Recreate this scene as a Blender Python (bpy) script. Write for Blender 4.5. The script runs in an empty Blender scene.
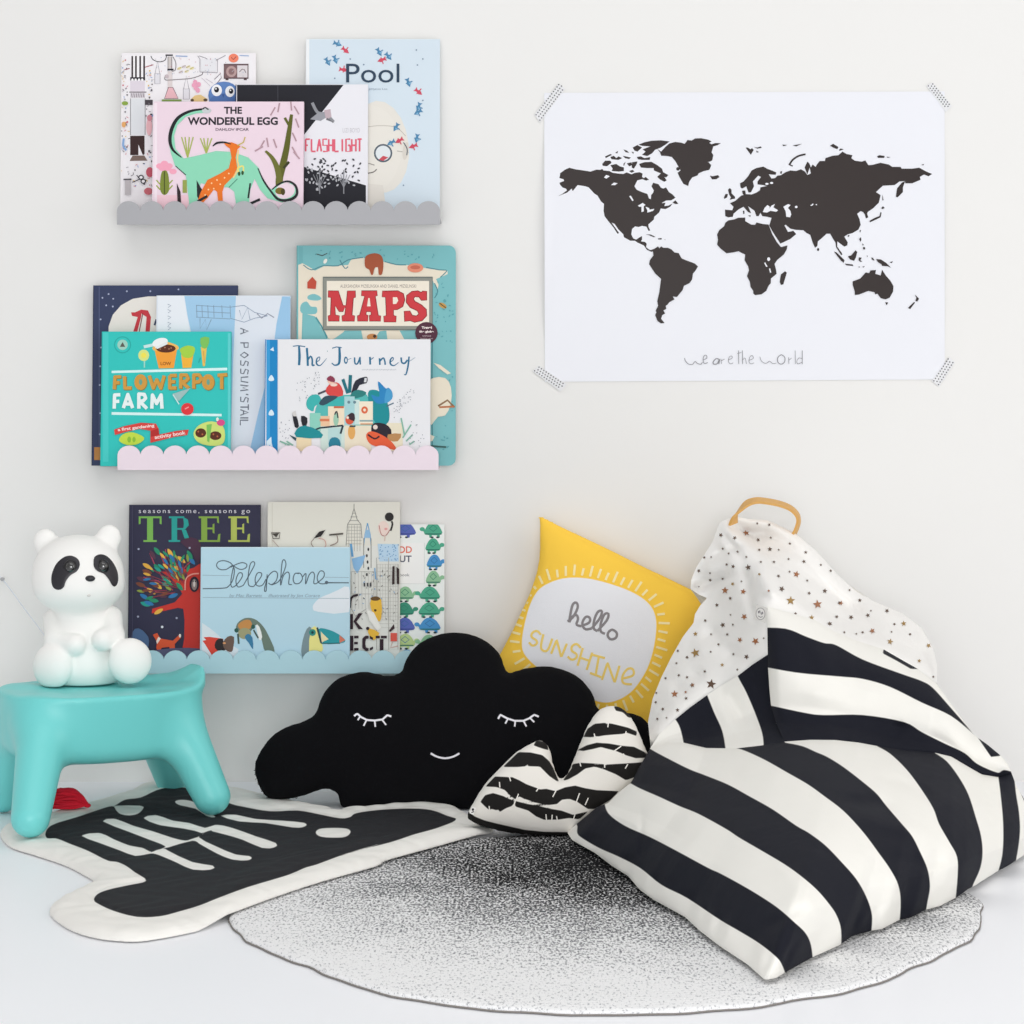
import bpy, bmesh, math, random
import numpy as np
from mathutils import Vector
from mathutils.geometry import tessellate_polygon
from mathutils.bvhtree import BVHTree
random.seed(7); rng = np.random.default_rng(7)
SC = bpy.context.scene; COL = SC.collection
# camera: 4 m in front of the wall (wall = plane y 0), 0.69 m above the floor, level, shifted lens
F, D, H, HY = 2300.0, 4.0, 0.69, 385.0
EYE = np.array([0.0, -D, H])
def W(px, py, z): return np.array([(px - 512) * z / F, z - D, H - (py - HY) * z / F])
def FL(px, py, h=0.0): return W(px, py, F * (H - h) / (py - HY))
def ray(px, py): return np.array([(px - 512) / F, 1.0, -(py - HY) / F])
def proj(P):
    P = np.asarray(P, float); z = P[..., 1] + D
    return np.stack([512 + P[..., 0] * F / z, HY + (H - P[..., 2]) * F / z], -1)
# ---------------------------------------------------------------- materials
def lin(h):
    if not isinstance(h, str): return tuple(h) + ((1,) if len(h) == 3 else ())
    h = h.lstrip('#'); o = []
    for i in (0, 2, 4):
        c = int(h[i:i + 2], 16) / 255
        o.append(c / 12.92 if c <= .04045 else ((c + .055) / 1.055) ** 2.4)
    return tuple(o) + (1,)
MC = {}
def mat(name, col, rough=.6, bump=0, scale=60, spec=.5, coat=0, sheen=0, weave=0, sss=0):
    if name in MC: return MC[name]
    m = bpy.data.materials.new(name); m.use_nodes = True
    nt = m.node_tree; b = nt.nodes['Principled BSDF']
    b.inputs['Base Color'].default_value = lin(col); b.inputs['Roughness'].default_value = rough
    b.inputs['Specular IOR Level'].default_value = spec
    if coat: b.inputs['Coat Weight'].default_value = coat; b.inputs['Coat Roughness'].default_value = .15
    if sheen: b.inputs['Sheen Weight'].default_value = sheen
    if sss:
        b.inputs['Subsurface Weight'].default_value = sss; b.inputs['Subsurface Radius'].default_value = (.02, .02, .018)
    if bump or weave: add_bump(nt, b, bump, scale, weave)
    MC[name] = m; return m
def add_bump(nt, b, bump, scale, weave=0):
    tc = nt.nodes.new('ShaderNodeTexCoord'); prev = None
    if bump:
        n = nt.nodes.new('ShaderNodeTexNoise'); n.inputs['Scale'].default_value = scale; n.inputs['Detail'].default_value = 4
        nt.links.new(tc.outputs['Object'], n.inputs['Vector'])
        bp = nt.nodes.new('ShaderNodeBump'); bp.inputs['Strength'].default_value = bump; bp.inputs['Distance'].default_value = .01
        nt.links.new(n.outputs['Fac'], bp.inputs['Height']); prev = bp
    if weave:
        n = nt.nodes.new('ShaderNodeTexNoise'); n.inputs['Scale'].default_value = 900; n.inputs['Detail'].default_value = 2
        nt.links.new(tc.outputs['Object'], n.inputs['Vector'])
        bp = nt.nodes.new('ShaderNodeBump'); bp.inputs['Strength'].default_value = weave; bp.inputs['Distance'].default_value = .001
        nt.links.new(n.outputs['Fac'], bp.inputs['Height'])
        if prev: nt.links.new(prev.outputs['Normal'], bp.inputs['Normal'])
        prev = bp
    nt.links.new(prev.outputs['Normal'], b.inputs['Normal'])
def ink(hexcol, rough=.55):            # flat printing ink / paper of a given colour
    return mat('print_' + hexcol.lstrip('#') + ('' if rough == .55 else '_%d' % int(rough * 100)), hexcol, rough, spec=.16)
def pattern_mat(name, base, layers, rough=.85, bump=.15, scale=30, weave=.4, soft=.35, sheen=0):
    # base cloth colour overprinted where the per-vertex printed-pattern distance (attribute) is positive
    m = bpy.data.materials.new(name); m.use_nodes = True; nt = m.node_tree; b = nt.nodes['Principled BSDF']
    b.inputs['Roughness'].default_value = rough; b.inputs['Specular IOR Level'].default_value = .25
    if sheen: b.inputs['Sheen Weight'].default_value = sheen
    prev = None
    for attr, c in layers:
        a = nt.nodes.new('ShaderNodeAttribute'); a.attribute_name = attr
        r = nt.nodes.new('ShaderNodeMapRange'); r.inputs['From Min'].default_value = -soft; r.inputs['From Max'].default_value = soft
        nt.links.new(a.outputs['Fac'], r.inputs['Value'])
        mx = nt.nodes.new('ShaderNodeMix'); mx.data_type = 'RGBA'
        nt.links.new(r.outputs['Result'], mx.inputs['Factor'])
        if prev is None: mx.inputs['A'].default_value = lin(base)
        else: nt.links.new(prev, mx.inputs['A'])
        mx.inputs['B'].default_value = lin(c); prev = mx.outputs['Result']
    if prev is None: b.inputs['Base Color'].default_value = lin(base)
    else: nt.links.new(prev, b.inputs['Base Color'])
    if bump or weave: add_bump(nt, b, bump, scale, weave)
    return m
# ---------------------------------------------------------------- objects
ORG = {}
def tag(o, label, cat, group=None, kind=None):
    o['label'] = label; o['category'] = cat
    if group: o['group'] = group
    if kind: o['kind'] = kind
    return o
def thing(name, loc, label, cat, group=None):
    o = bpy.data.objects.new(name, None); COL.objects.link(o); o.empty_display_size = .05
    o.location = [float(v) for v in loc]; ORG[o.name] = np.array(loc, float)
    return tag(o, label, cat, group)
def mesh(name, V, Fs, mats, fm=None, parent=None, smooth=True, attrs=None, org=None, kind=None, label=None, autosm=None):
    V = np.asarray(V, float)
    o0 = ORG[parent.name] if parent else (np.array(org, float) if org is not None else np.zeros(3))
    me = bpy.data.meshes.new(name); me.from_pydata([tuple(v) for v in (V - o0)], [], [tuple(int(i) for i in f) for f in Fs])
    if not isinstance(mats, (list, tuple)): mats = [mats]
    for m in mats: me.materials.append(m)
    if fm is not None: me.polygons.foreach_set('material_index', np.asarray(fm, np.int32))
    me.polygons.foreach_set('use_smooth', np.full(len(me.polygons), smooth) if isinstance(smooth, bool) else np.asarray(smooth, bool))
    for k, a in (attrs or {}).items():
        at = me.attributes.new(k, 'FLOAT', 'POINT'); at.data.foreach_set('value', np.asarray(a, np.float32))
    me.update()
    if autosm is not None: me.set_sharp_from_angle(angle=math.radians(autosm))
    o = bpy.data.objects.new(name, me); COL.objects.link(o)
    if parent: o.parent = parent
    else: o.location = o0
    ORG[o.name] = o0
    if kind: o['kind'] = kind
    if label: o['label'] = label
    return o
class MB:                                  # collects shapes into one mesh
    def __init__(s): s.V = []; s.F = []; s.M = []; s.S = []; s.mats = []; s.n = 0
    def mi(s, m):
        if m not in s.mats: s.mats.append(m)
        return s.mats.index(m)
    def add(s, V, Fs, m, smooth=True):
        V = np.asarray(V, float).reshape(-1, 3); k = s.mi(m); s.V.append(V)
        for f in Fs: s.F.append([i + s.n for i in f]); s.M.append(k); s.S.append(smooth)
        s.n += len(V); return s
    def box8(s, P, m):                     # 8 corners: front a b c d, back a b c d
        return s.add(P, [(0, 1, 2, 3), (7, 6, 5, 4), (0, 4, 5, 1), (1, 5, 6, 2), (2, 6, 7, 3), (3, 7, 4, 0)], m, False)
    def box(s, lo, hi, m):
        x0, y0, z0 = lo; x1, y1, z1 = hi
        return s.box8([(x0, y0, z0), (x1, y0, z0), (x1, y0, z1), (x0, y0, z1), (x0, y1, z0), (x1, y1, z0), (x1, y1, z1), (x0, y1, z1)], m)
    def prism(s, P, off, m, msides=None):  # planar outline P (3d points) extruded by off
        P = np.asarray(P, float); n = len(P); off = np.asarray(off, float)
        tri = tessellate_polygon([[Vector(p) for p in P]])
        nrm = sum((np.cross(P[i], P[(i + 1) % n]) for i in range(n)), np.zeros(3))
        flip = np.dot(nrm, off) > 0
        def fix(t):
            a, b, c = P[t[0]], P[t[1]], P[t[2]]
            return t if (np.dot(np.cross(b - a, c - a), off) < 0) else t[::-1]
        T = [fix(tuple(t)) for t in tri]
        s.add(P, T, m, False); s.add(P + off, [t[::-1] for t in T], m, False)
        sd = [((i + 1) % n, i, i + n, (i + 1) % n + n) for i in range(n)]
        if flip: sd = [f[::-1] for f in sd]
        sd = [f[::-1] for f in sd] if not flip else [f[::-1] for f in sd]
        return s.add(np.vstack([P, P + off]), sd, msides or m, False)
    def tube(s, P, r, m, seg=8, cap=True, closed=False):
        P = np.asarray(P, float); n = len(P); r = np.broadcast_to(np.asarray(r, float), (n,))
        T = np.gradient(P, axis=0)
        if closed: T = np.roll(P, -1, 0) - np.roll(P, 1, 0)
        T /= np.linalg.norm(T, axis=1)[:, None] + 1e-12
        up = np.array([0, 0, 1.0]) if abs(T[0][2]) < .9 else np.array([1.0, 0, 0])
        u = np.cross(T[0], up); u /= np.linalg.norm(u); V = []
        for i in range(n):
            u = u - T[i] * np.dot(u, T[i]); u /= np.linalg.norm(u) + 1e-12; w = np.cross(T[i], u)
            for k in range(seg):
                a = 2 * math.pi * k / seg; V.append(P[i] + r[i] * (u * math.cos(a) + w * math.sin(a)))
        Fs = []
        for i in range(n if closed else n - 1):
            j = (i + 1) % n
            for k in range(seg):
                k2 = (k + 1) % seg; Fs.append((i * seg + k, i * seg + k2, j * seg + k2, j * seg + k))
        if cap and not closed: Fs.append(tuple(range(seg))[::-1]); Fs.append(tuple((n - 1) * seg + k for k in range(seg)))
        return s.add(V, Fs, m)
    def ellipsoid(s, c, r, m, R=None, nu=16, nv=10):
        V = []; Fs = []
        for j in range(nv + 1):
            t = math.pi * j / nv
            for i in range(nu):
                a = 2 * math.pi * i / nu; V.append((r[0] * math.sin(t) * math.cos(a), r[1] * math.sin(t) * math.sin(a), r[2] * math.cos(t)))
        for j in range(nv):
            for i in range(nu):
                i2 = (i + 1) % nu; Fs.append((j * nu + i, (j + 1) * nu + i, (j + 1) * nu + i2, j * nu + i2))
        V = np.array(V)
        if R is not None: V = V @ np.asarray(R).T
        return s.add(V + np.asarray(c, float), Fs, m)
    def build(s, name, parent=None, **k):
        return mesh(name, np.vstack(s.V), s.F, s.mats, s.M, parent, smooth=s.S, **k)
# ---------------------------------------------------------------- curves
def cr(P, n=6, closed=False):             # Catmull-Rom through the points
    P = np.asarray(P, float); N = len(P); out = []
    if N < 3 and not closed: return P
    for i in range(N if closed else N - 1):
        if closed: a, b, c, d = P[(i - 1) % N], P[i], P[(i + 1) % N], P[(i + 2) % N]
        else: a, b, c, d = P[max(i - 1, 0)], P[i], P[i + 1], P[min(i + 2, N - 1)]
        for k in range(n):
            t = k / n; out.append(.5 * (2 * b + (c - a) * t + (2 * a - 5 * b + 4 * c - d) * t * t + (3 * b - a - 3 * c + d) * t ** 3))
    if not closed: out.append(P[-1])
    return np.array(out)
def resample(P, n):
    P = np.asarray(P, float); s = np.r_[0, np.cumsum(np.linalg.norm(np.diff(P, axis=0), axis=1))]
    t = np.linspace(0, s[-1], n); return np.stack([np.interp(t, s, P[:, k]) for k in range(P.shape[1])], 1)
def crop(x0, y0, sc): return lambda pts: [(x0 + p[0] / sc, y0 + p[1] / sc) for p in pts]
def sdist(pts, poly):                      # signed distance (positive inside) of 2d points to a polygon
    pts = np.asarray(pts, float); poly = np.asarray(poly, float); d = np.full(len(pts), 1e9); ins = np.zeros(len(pts), bool)
    for a, b in zip(poly, np.roll(poly, -1, 0)):
        e = b - a; w = pts - a; t = np.clip((w @ e) / (e @ e + 1e-12), 0, 1)
        d = np.minimum(d, np.linalg.norm(w - t[:, None] * e, axis=1))
        c = (a[1] > pts[:, 1]) != (b[1] > pts[:, 1])
        with np.errstate(divide='ignore', invalid='ignore'):
            x = a[0] + (pts[:, 1] - a[1]) / (b[1] - a[1]) * e[0]
        ins ^= c & (pts[:, 0] < x)
    return np.where(ins, d, -d)
def union_d(pts, polys):
    r = np.full(len(pts), -1e9)
    for p in polys: r = np.maximum(r, sdist(pts, p))
    return r
# ---------------------------------------------------------------- implicit surfaces
def nets(f, org, st):
    f = np.asarray(f, float); nx, ny, nz = f.shape; org = np.asarray(org, float); st = np.broadcast_to(np.asarray(st, float), (3,))
    sg = f < 0
    cs = [(i, j, k) for i in (0, 1) for j in (0, 1) for k in (0, 1)]
    sl = lambda a, c: a[c[0]:nx - 1 + c[0], c[1]:ny - 1 + c[1], c[2]:nz - 1 + c[2]]
    cnt = sum(sl(sg, c).astype(int) for c in cs); act = (cnt > 0) & (cnt < 8)
    I = np.argwhere(act); idx = -np.ones(act.shape, int); idx[act] = np.arange(len(I))
    acc = np.zeros((len(I), 3)); num = np.zeros(len(I))
    for a in cs:
        for ax in range(3):
            if a[ax]: continue
            b = list(a); b[ax] = 1
            fa = f[I[:, 0] + a[0], I[:, 1] + a[1], I[:, 2] + a[2]]; fb = f[I[:, 0] + b[0], I[:, 1] + b[1], I[:, 2] + b[2]]
            m = (fa < 0) != (fb < 0); t = np.where(m, fa / np.where(fa == fb, 1, fa - fb), 0)
            p = np.tile(np.array(a, float), (len(I), 1)); p[:, ax] += t
            acc += p * m[:, None]; num += m
    V = org + (I + acc / num[:, None]) * st
    Q = []
    for ax in range(3):
        u, v = (ax + 1) % 3, (ax + 2) % 3
        s0 = [slice(None)] * 3; s1 = [slice(None)] * 3; s0[ax] = slice(0, -1); s1[ax] = slice(1, None)
        A, B = sg[tuple(s0)], sg[tuple(s1)]
        for e in np.argwhere(A != B):
            if e[u] < 1 or e[v] < 1 or e[u] >= f.shape[u] - 1 or e[v] >= f.shape[v] - 1: continue
            q = []
            for du, dv in ((-1, -1), (0, -1), (0, 0), (-1, 0)):
                c = e.copy(); c[u] += du; c[v] += dv; q.append(idx[tuple(c)])
            Q.append(q if A[tuple(e)] else q[::-1])
    return V, Q
def grid(lo, hi, st):
    lo = np.asarray(lo, float); n = [int(math.ceil((h - l) / st)) + 1 for l, h in zip(lo, hi)]
    ax = [lo[k] + st * np.arange(n[k]) for k in range(3)]
    return np.stack(np.meshgrid(*ax, indexing='ij'), -1), lo
def smin(a, b, k):
    h = np.clip(.5 + .5 * (b - a) / k, 0, 1); return b * (1 - h) + a * h - k * h * (1 - h)
def sd_ell(P, c, r, R=None):
    q = P - np.asarray(c, float)
    if R is not None: q = q @ np.asarray(R, float)      # columns of R = local axes
    r = np.asarray(r, float); k0 = np.linalg.norm(q / r, axis=-1); k1 = np.linalg.norm(q / r ** 2, axis=-1) + 1e-9
    return k0 * (k0 - 1) / k1
def sd_cap(P, a, b, ra, rb):
    a = np.asarray(a, float); b = np.asarray(b, float); e = b - a
    t = np.clip(((P - a) @ e) / (e @ e), 0, 1); return np.linalg.norm(P - a - t[..., None] * e, axis=-1) - (ra + (rb - ra) * t)
def poisson(mask, it=1500):
    h = np.zeros(mask.shape); m = mask.astype(float)
    for _ in range(it):
        h[1:-1, 1:-1] = .25 * (h[2:, 1:-1] + h[:-2, 1:-1] + h[1:-1, 2:] + h[1:-1, :-2] + 1); h *= m
    return h
def pillow(outline, O, U, Vv, N, T, cell, e=.5, lim=None, wr=None, it=1500):
    """closed cushion: outline (metres, in plane O + u U + v Vv), max half thickness T, N = plane normal"""
    ol = np.asarray(outline, float); pad = 3 * cell
    lo = ol.min(0) - pad; hi = ol.max(0) + pad
    nu, nv = [int(math.ceil((hi[k] - lo[k]) / cell)) + 1 for k in (0, 1)]
    g = np.stack(np.meshgrid(lo[0] + cell * np.arange(nu), lo[1] + cell * np.arange(nv), indexing='ij'), -1)
    sd = sdist(g.reshape(-1, 2), ol).reshape(nu, nv) + .45 * cell
    if lim: Pp = 1 - (1 - np.clip(sd / lim, 0, 1)) ** 2
    else:
        Pp = poisson(sd > -cell * .5, it); Pp /= Pp.max()
    # rim: follow the true outline closely so the edge stays smooth
    rim = np.clip(sd / (2.5 * cell), -1, 1); Pp = np.where(sd > 2.5 * cell, Pp, np.where(sd > 0, Pp * np.clip(rim, 0, 1) ** .3, sd / (lim or .06)))
    if wr is not None: Pp = Pp * wr(g)
    nw = int(math.ceil((T + 3 * cell) / cell)); w = cell * np.arange(-nw, nw + 1)
    f = (np.abs(w)[None, None, :] / T) ** (1 / e) - Pp[:, :, None]
    # keep magnitudes comparable near zero for good interpolation
    V, Q = nets(f, (lo[0], lo[1], w[0]), cell)
    Wd = np.asarray(O) + V[:, :1] * np.asarray(U) + V[:, 1:2] * np.asarray(Vv) + V[:, 2:3] * np.asarray(N)
    return Wd, Q, V
def plane_uv(pts, O, U, Vv, N):            # pixels -> plane coordinates through the picture ray
    out = []
    for x, y in pts:
        r = ray(x, y); t = np.dot(np.asarray(O) - EYE, N) / np.dot(r, N); p = EYE + r * t - O; out.append((np.dot(p, U), np.dot(p, Vv)))
    return np.array(out)
def lean_plane(px, py, z, lean_deg, yaw_deg=0):  # upright plane leaning back by lean_deg through a point
    O = W(px, py, z); a = math.radians(lean_deg); b = math.radians(yaw_deg)
    U = np.array([math.cos(b), math.sin(b), 0]); back = np.array([-math.sin(b), math.cos(b), 0])
    Vv = back * math.sin(a) + np.array([0, 0, math.cos(a)]); N = np.cross(U, Vv); return O, U, Vv, N
# ---------------------------------------------------------------- strokes
def stroke_quads(P, w, closed=False):      # polyline -> left/right offset points (2d)
    P = np.asarray(P, float); n = len(P)
    T = (np.roll(P, -1, 0) - np.roll(P, 1, 0)) if closed else np.gradient(P, axis=0)
    T /= np.linalg.norm(T, axis=1)[:, None] + 1e-9; Nn = np.stack([-T[:, 1], T[:, 0]], 1); w = np.broadcast_to(np.asarray(w, float), (n,))[:, None] / 2
    return P + Nn * w, P - Nn * w
class Drape:                                # print / stitching laid on a curved surface, seen from the front
    def __init__(s, V, Q): s.b = BVHTree.FromPolygons([Vector(v) for v in V], [tuple(q) for q in Q])
    def hit(s, x, y, off=.0006):
        r = ray(x, y); r = r / np.linalg.norm(r); h = s.b.ray_cast(Vector(EYE), Vector(r))
        if h[0] is None: return None
        n = np.array(h[1]);  n = -n if np.dot(n, r) > 0 else n
        return np.array(h[0]) + n * off
    def stroke(s, mb, P, w, m, off=.0006, step=1.5):
        P = np.asarray(P, float); L = np.sum(np.linalg.norm(np.diff(P, axis=0), axis=1)); P = resample(P, max(2, int(L / step) + 1))
        A, B = stroke_quads(P, w); V = []; ok = []
        for a, c, b in zip(A, P, B):
            h = [s.hit(*a, off), s.hit(*c, off * 1.15), s.hit(*b, off)]; ok.append(all(x is not None for x in h)); V += [x if x is not None else np.zeros(3) for x in h]
        Fs = []
        for i in range(len(P) - 1):
            if ok[i] and ok[i + 1]:
                k = 3 * i; Fs += [(k, k + 1, k + 4, k + 3), (k + 1, k + 2, k + 5, k + 4)]
        if Fs: mb.add(V, Fs, m)
    def poly(s, mb, P, m, off=.0006):
        V = [s.hit(x, y, off) for x, y in P]
        if any(v is None for v in V): return
        c = s.hit(*np.mean(np.asarray(P, float), 0), off)
        if c is None: return
        n = len(V); mb.add(V + [c], [(i, (i + 1) % n, n) for i in range(n)], m)
def text_mesh(body, bold=0, shear=0, space=1):
    cu = bpy.data.curves.new('lettering', 'FONT'); cu.body = body; cu.offset = bold; cu.shear = shear; cu.space_character = space; cu.resolution_u = 4
    ob = bpy.data.objects.new('lettering', cu); me = ob.to_mesh()
    V = np.array([v.co[:2] for v in me.vertices]); Fs = [tuple(p.vertices) for p in me.polygons]
    ob.to_mesh_clear(); bpy.data.objects.remove(ob); bpy.data.curves.remove(cu)
    return V, Fs
class Art:                                  # flat printing on a plane; coordinates are read off the photograph
    def __init__(s, mb, O, N): s.mb = mb; s.O = np.asarray(O, float); s.N = np.asarray(N, float); s.k = 1; s.c = lambda p: p; s.clip = None
    def crop(s, x0, y0, sc): s.c = crop(x0, y0, sc); s.sc = sc; return s
    def pts(s, P):
        out = []
        for x, y in P:
            r = ray(x, y); t = np.dot(s.O - EYE, s.N) / np.dot(r, s.N); out.append(EYE + r * t)
        return np.array(out) + s.N * (1e-4 + 1.2e-5 * s.k)
    def _clip(s, P):
        x0, y0, x1, y1 = s.clip
        for ax, lim, sg in ((0, x0, 1), (0, x1, -1), (1, y0, 1), (1, y1, -1)):
            out = []
            for i in range(len(P)):
                a, b = P[i - 1], P[i]; da, db = sg * (a[ax] - lim), sg * (b[ax] - lim)
                if (da >= 0) != (db >= 0): t = da / (da - db); out.append((a[0] + (b[0] - a[0]) * t, a[1] + (b[1] - a[1]) * t))
                if db >= 0: out.append(tuple(b))
            P = out
            if len(P) < 3: return []
        return P
    def _add(s, P2, Fs, col):
        if s.clip:
            x0, y0, x1, y1 = s.clip; P2 = [tuple(p) for p in P2]; nf = []; inn = [x0 <= p[0] <= x1 and y0 <= p[1] <= y1 for p in P2]
            for f in Fs:
                if all(inn[i] for i in f): nf.append(tuple(f)); continue
                q = s._clip([P2[i] for i in f])
                if q: nf.append(tuple(range(len(P2), len(P2) + len(q)))); P2 = P2 + q
            Fs = nf
            if not Fs: return
        V = s.pts(P2); s.k += 1; out = []
        for f in Fs:
            a, b, c = V[f[0]], V[f[1]], V[f[2]]
            out.append(f if np.dot(np.cross(b - a, c - a), s.N) > 0 else tuple(f)[::-1])
        s.mb.add(V, out, col if not isinstance(col, str) else ink(col), False)
    def poly(s, P, col, sm=0):
        P = s.c(P)
        if sm: P = cr(P, sm, True)
        P = [tuple(p) for p in P]
        s._add(P, [tuple(t) for t in tessellate_polygon([[Vector((x, y, 0)) for x, y in P]])], col)
    def ell(s, cx, cy, rx, ry, col, rot=0, n=20):
        a = np.linspace(0, 2 * math.pi, n, endpoint=False); q = np.stack([rx * np.cos(a), ry * np.sin(a)], 1); r = math.radians(rot)
        q = q @ np.array([[math.cos(r), math.sin(r)], [-math.sin(r), math.cos(r)]]) + (cx, cy); P = s.c([tuple(p) for p in q])
        s._add(P, [tuple(range(n))], col)
    def rect(s, x0, y0, x1, y1, col): s.poly([(x0, y0), (x1, y0), (x1, y1), (x0, y1)], col)
    def line(s, P, w, col, sm=0, closed=False):     # w in crop units
        P = np.asarray(s.c(P), float); w = np.asarray(w, float) / s.sc
        if sm:
            n0 = len(P); P = cr(P, sm, closed)
            if w.ndim: w = np.interp(np.linspace(0, 1, len(P)), np.linspace(0, 1, n0), w)
        A, B = stroke_quads(P, w, closed); n = len(P)
        s._add(list(A) + list(B), [(i, (i + 1) % n, n + (i + 1) % n, n + i) for i in range(n if closed else n - 1)], col)
    def text(s, body, x0, y0, x1, y1, col, bold=0, shear=0, rot=0, space=1):
        V, Fs = text_mesh(body, bold, shear, space); lo, hi = V.min(0), V.max(0); q = (V - lo) / (hi - lo)
        cx, cy = (x0 + x1) / 2, (y0 + y1) / 2; X = (q[:, 0] - .5) * (x1 - x0); Y = (.5 - q[:, 1]) * (y1 - y0); r = math.radians(rot)
        P = [(cx + a * math.cos(r) - b * math.sin(r), cy + a * math.sin(r) + b * math.cos(r)) for a, b in zip(X, Y)]
        s._add(s.c(P), Fs, col)
    def dots(s, P, r, col, n=6):
        for x, y in P: s.ell(x, y, r, r, col, n=n)
# ================================================================ the room
wall_m = mat('painted_wall', '#e9e8e6', .8, bump=.03, scale=25, spec=.2)
floor_m = mat('white_painted_floor', '#f8f9fd', .45, bump=.02, scale=6, spec=.3)
mb = MB(); mb.box((-3.2, 0, 0), (3.2, .12, 2.6), wall_m); mb.build('wall_back', kind='structure')
mb = MB(); mb.box((-3.2, -5.2, -.08), (3.2, .12, 0), floor_m); mb.build('floor', kind='structure')
# ================================================================ picture-ledge shelves
LZ_ = 3.918
def shelf(x0, x1, ytop, ybot, n, col, label, up=0):
    m = mat('painted_metal_' + col.strip('#'), col, .45, spec=.35); z = LZ_
    a = W(x0, ybot, z); b = W(x1, ybot, z); t = thing('ledge_shelf', ((a[0] + b[0]) / 2, 0, a[2]), label, 'shelf', 'scalloped ledge shelves on the wall')
    pit = (x1 - x0) / n; r = pit * .535; P = [(x0, ybot), (x1, ybot)]
    for k in range(n - 1, -1, -1):
        cx = x0 + (k + .5) * pit
        for q in np.linspace(0, math.pi, 13):
            xx = cx + r * math.cos(q); P.append((min(max(xx, cx - pit / 2), cx + pit / 2), ytop + r - r * math.sin(q)))
    Q = []
    for p in P:
        if not Q or abs(p[0] - Q[-1][0]) + abs(p[1] - Q[-1][1]) > .05: Q.append(p)
    T_ = np.array([W(x, y, z) for x, y in Q[2:]]); B_ = T_.copy(); B_[:, 2] = a[2]; n_ = len(T_); dY = np.array([0, .004, 0])
    V = np.vstack([T_, B_, T_ + dY, B_ + dY]); Fs = []
    for i in range(n_ - 1):      # points run right to left
        Fs += [(i + 1, n_ + i + 1, n_ + i, i), (2 * n_ + i, 3 * n_ + i, 3 * n_ + i + 1, 2 * n_ + i + 1), (i, 2 * n_ + i, 2 * n_ + i + 1, i + 1), (n_ + i + 1, 3 * n_ + i + 1, 3 * n_ + i, n_ + i)]
    Fs += [(0, n_, 3 * n_, 2 * n_), (n_ - 1, 3 * n_ - 1, 4 * n_ - 1, 2 * n_ - 1)]
    mb = MB(); mb.add(V, Fs, m, False); mb.build('scalloped_lip', t)
    mb = MB(); mb.box((a[0], z + .0005 - D + .0034, a[2] + up), (b[0], 0, a[2] + up + .0045), m); mb.build('ledge_board', t)
    return a[2] + up + .0045
LT1 = shelf(117, 440, 201, 224.5, 14, '#a9a9ad', 'grey metal ledge shelf with scalloped lip, topmost of the three', .0065)
LT2 = shelf(117.5, 438.5, 445.5, 470, 14, '#ecdce6', 'pale pink metal ledge shelf with scalloped lip, middle of the three')
LT3 = shelf(117.5, 441, 650.5, 673.5, 14, '#b5dbe6', 'pale blue metal ledge shelf with scalloped lip, lowest of the three')
# ================================================================ books on the ledges
paper = mat('book_pages', '#efece4', .8)
def book(x0, y0, x1, ledge, z, lean, thick, col, label, group, spine=None, spw=0, rad=0, hard=True, back=None):
    """x0,y0,x1: cover edges in the photograph; the foot of the cover stands on the ledge at depth z"""
    O, U, Vv, N = lean_plane((x0 + x1) / 2, 400, z, 0); O[2] = ledge + .0008 + thick * math.sin(math.radians(lean))
    a = math.radians(lean); Vv = np.array([0, math.sin(a), math.cos(a)]); N = np.cross(U, Vv)
    (u0, v1), (u1, _) = plane_uv([(x0, y0), (x1, y0)], O, U, Vv, N)
    t = thing('picture_book', O + np.array([0, thick / 2, 0]), label, 'book', group)
    def rect(a0, b0, a1, b1, r, d=0):
        if r <= 0: P = [(a0, b0), (a1, b0), (a1, b1), (a0, b1)]
        else:
            P = [(a0, b0)]
            for cx, cy, s in ((a1 - r, b0 + r, -90), (a1 - r, b1 - r, 0)):
                P += [(cx + r * math.cos(math.radians(s + q)), cy + r * math.sin(math.radians(s + q))) for q in range(0, 91, 18)]
            P.append((a0, b1))
        return [O + U * p + Vv * q - N * d for p, q in P]
    ct = .0022 if hard else .0006; ins = .003 if hard else .0002
    mcol = ink(col); mb = MB(); mb.prism(rect(u0, 0, u1, v1, rad), -N * ct, mcol)
    art = Art(mb, O, N)
    art.build = lambda: mb.build('front_cover', t)
    yb = proj(O)[1]; art.clip = (x0 + .15, y0 + .15, x1 - .15, yb - .3)
    m2 = MB(); m2.prism(rect(u0 + .001, ins, u1 - ins, v1 - ins, 0, ct), -N * (thick - 2 * ct), paper); m2.build('page_block', t)
    m3 = MB(); m3.prism(rect(u0, 0, u1, v1, rad, thick - ct), -N * ct, ink(back or col)); m3.build('back_cover', t)
    if hard:
        m4 = MB(); m4.prism([O + U * (u0 - .0015) - N * .0004, O + U * u0 - N * .0004, O + U * u0 - N * (thick - .0004), O + U * (u0 - .0015) - N * (thick - .0004)], Vv * v1, ink(spine or col)); m4.build('spine', t)
    return art
G1, G2, G3 = 'picture books on the grey shelf', 'picture books on the pink shelf', 'picture books on the blue shelf'
K = '#2b2830'
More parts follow.
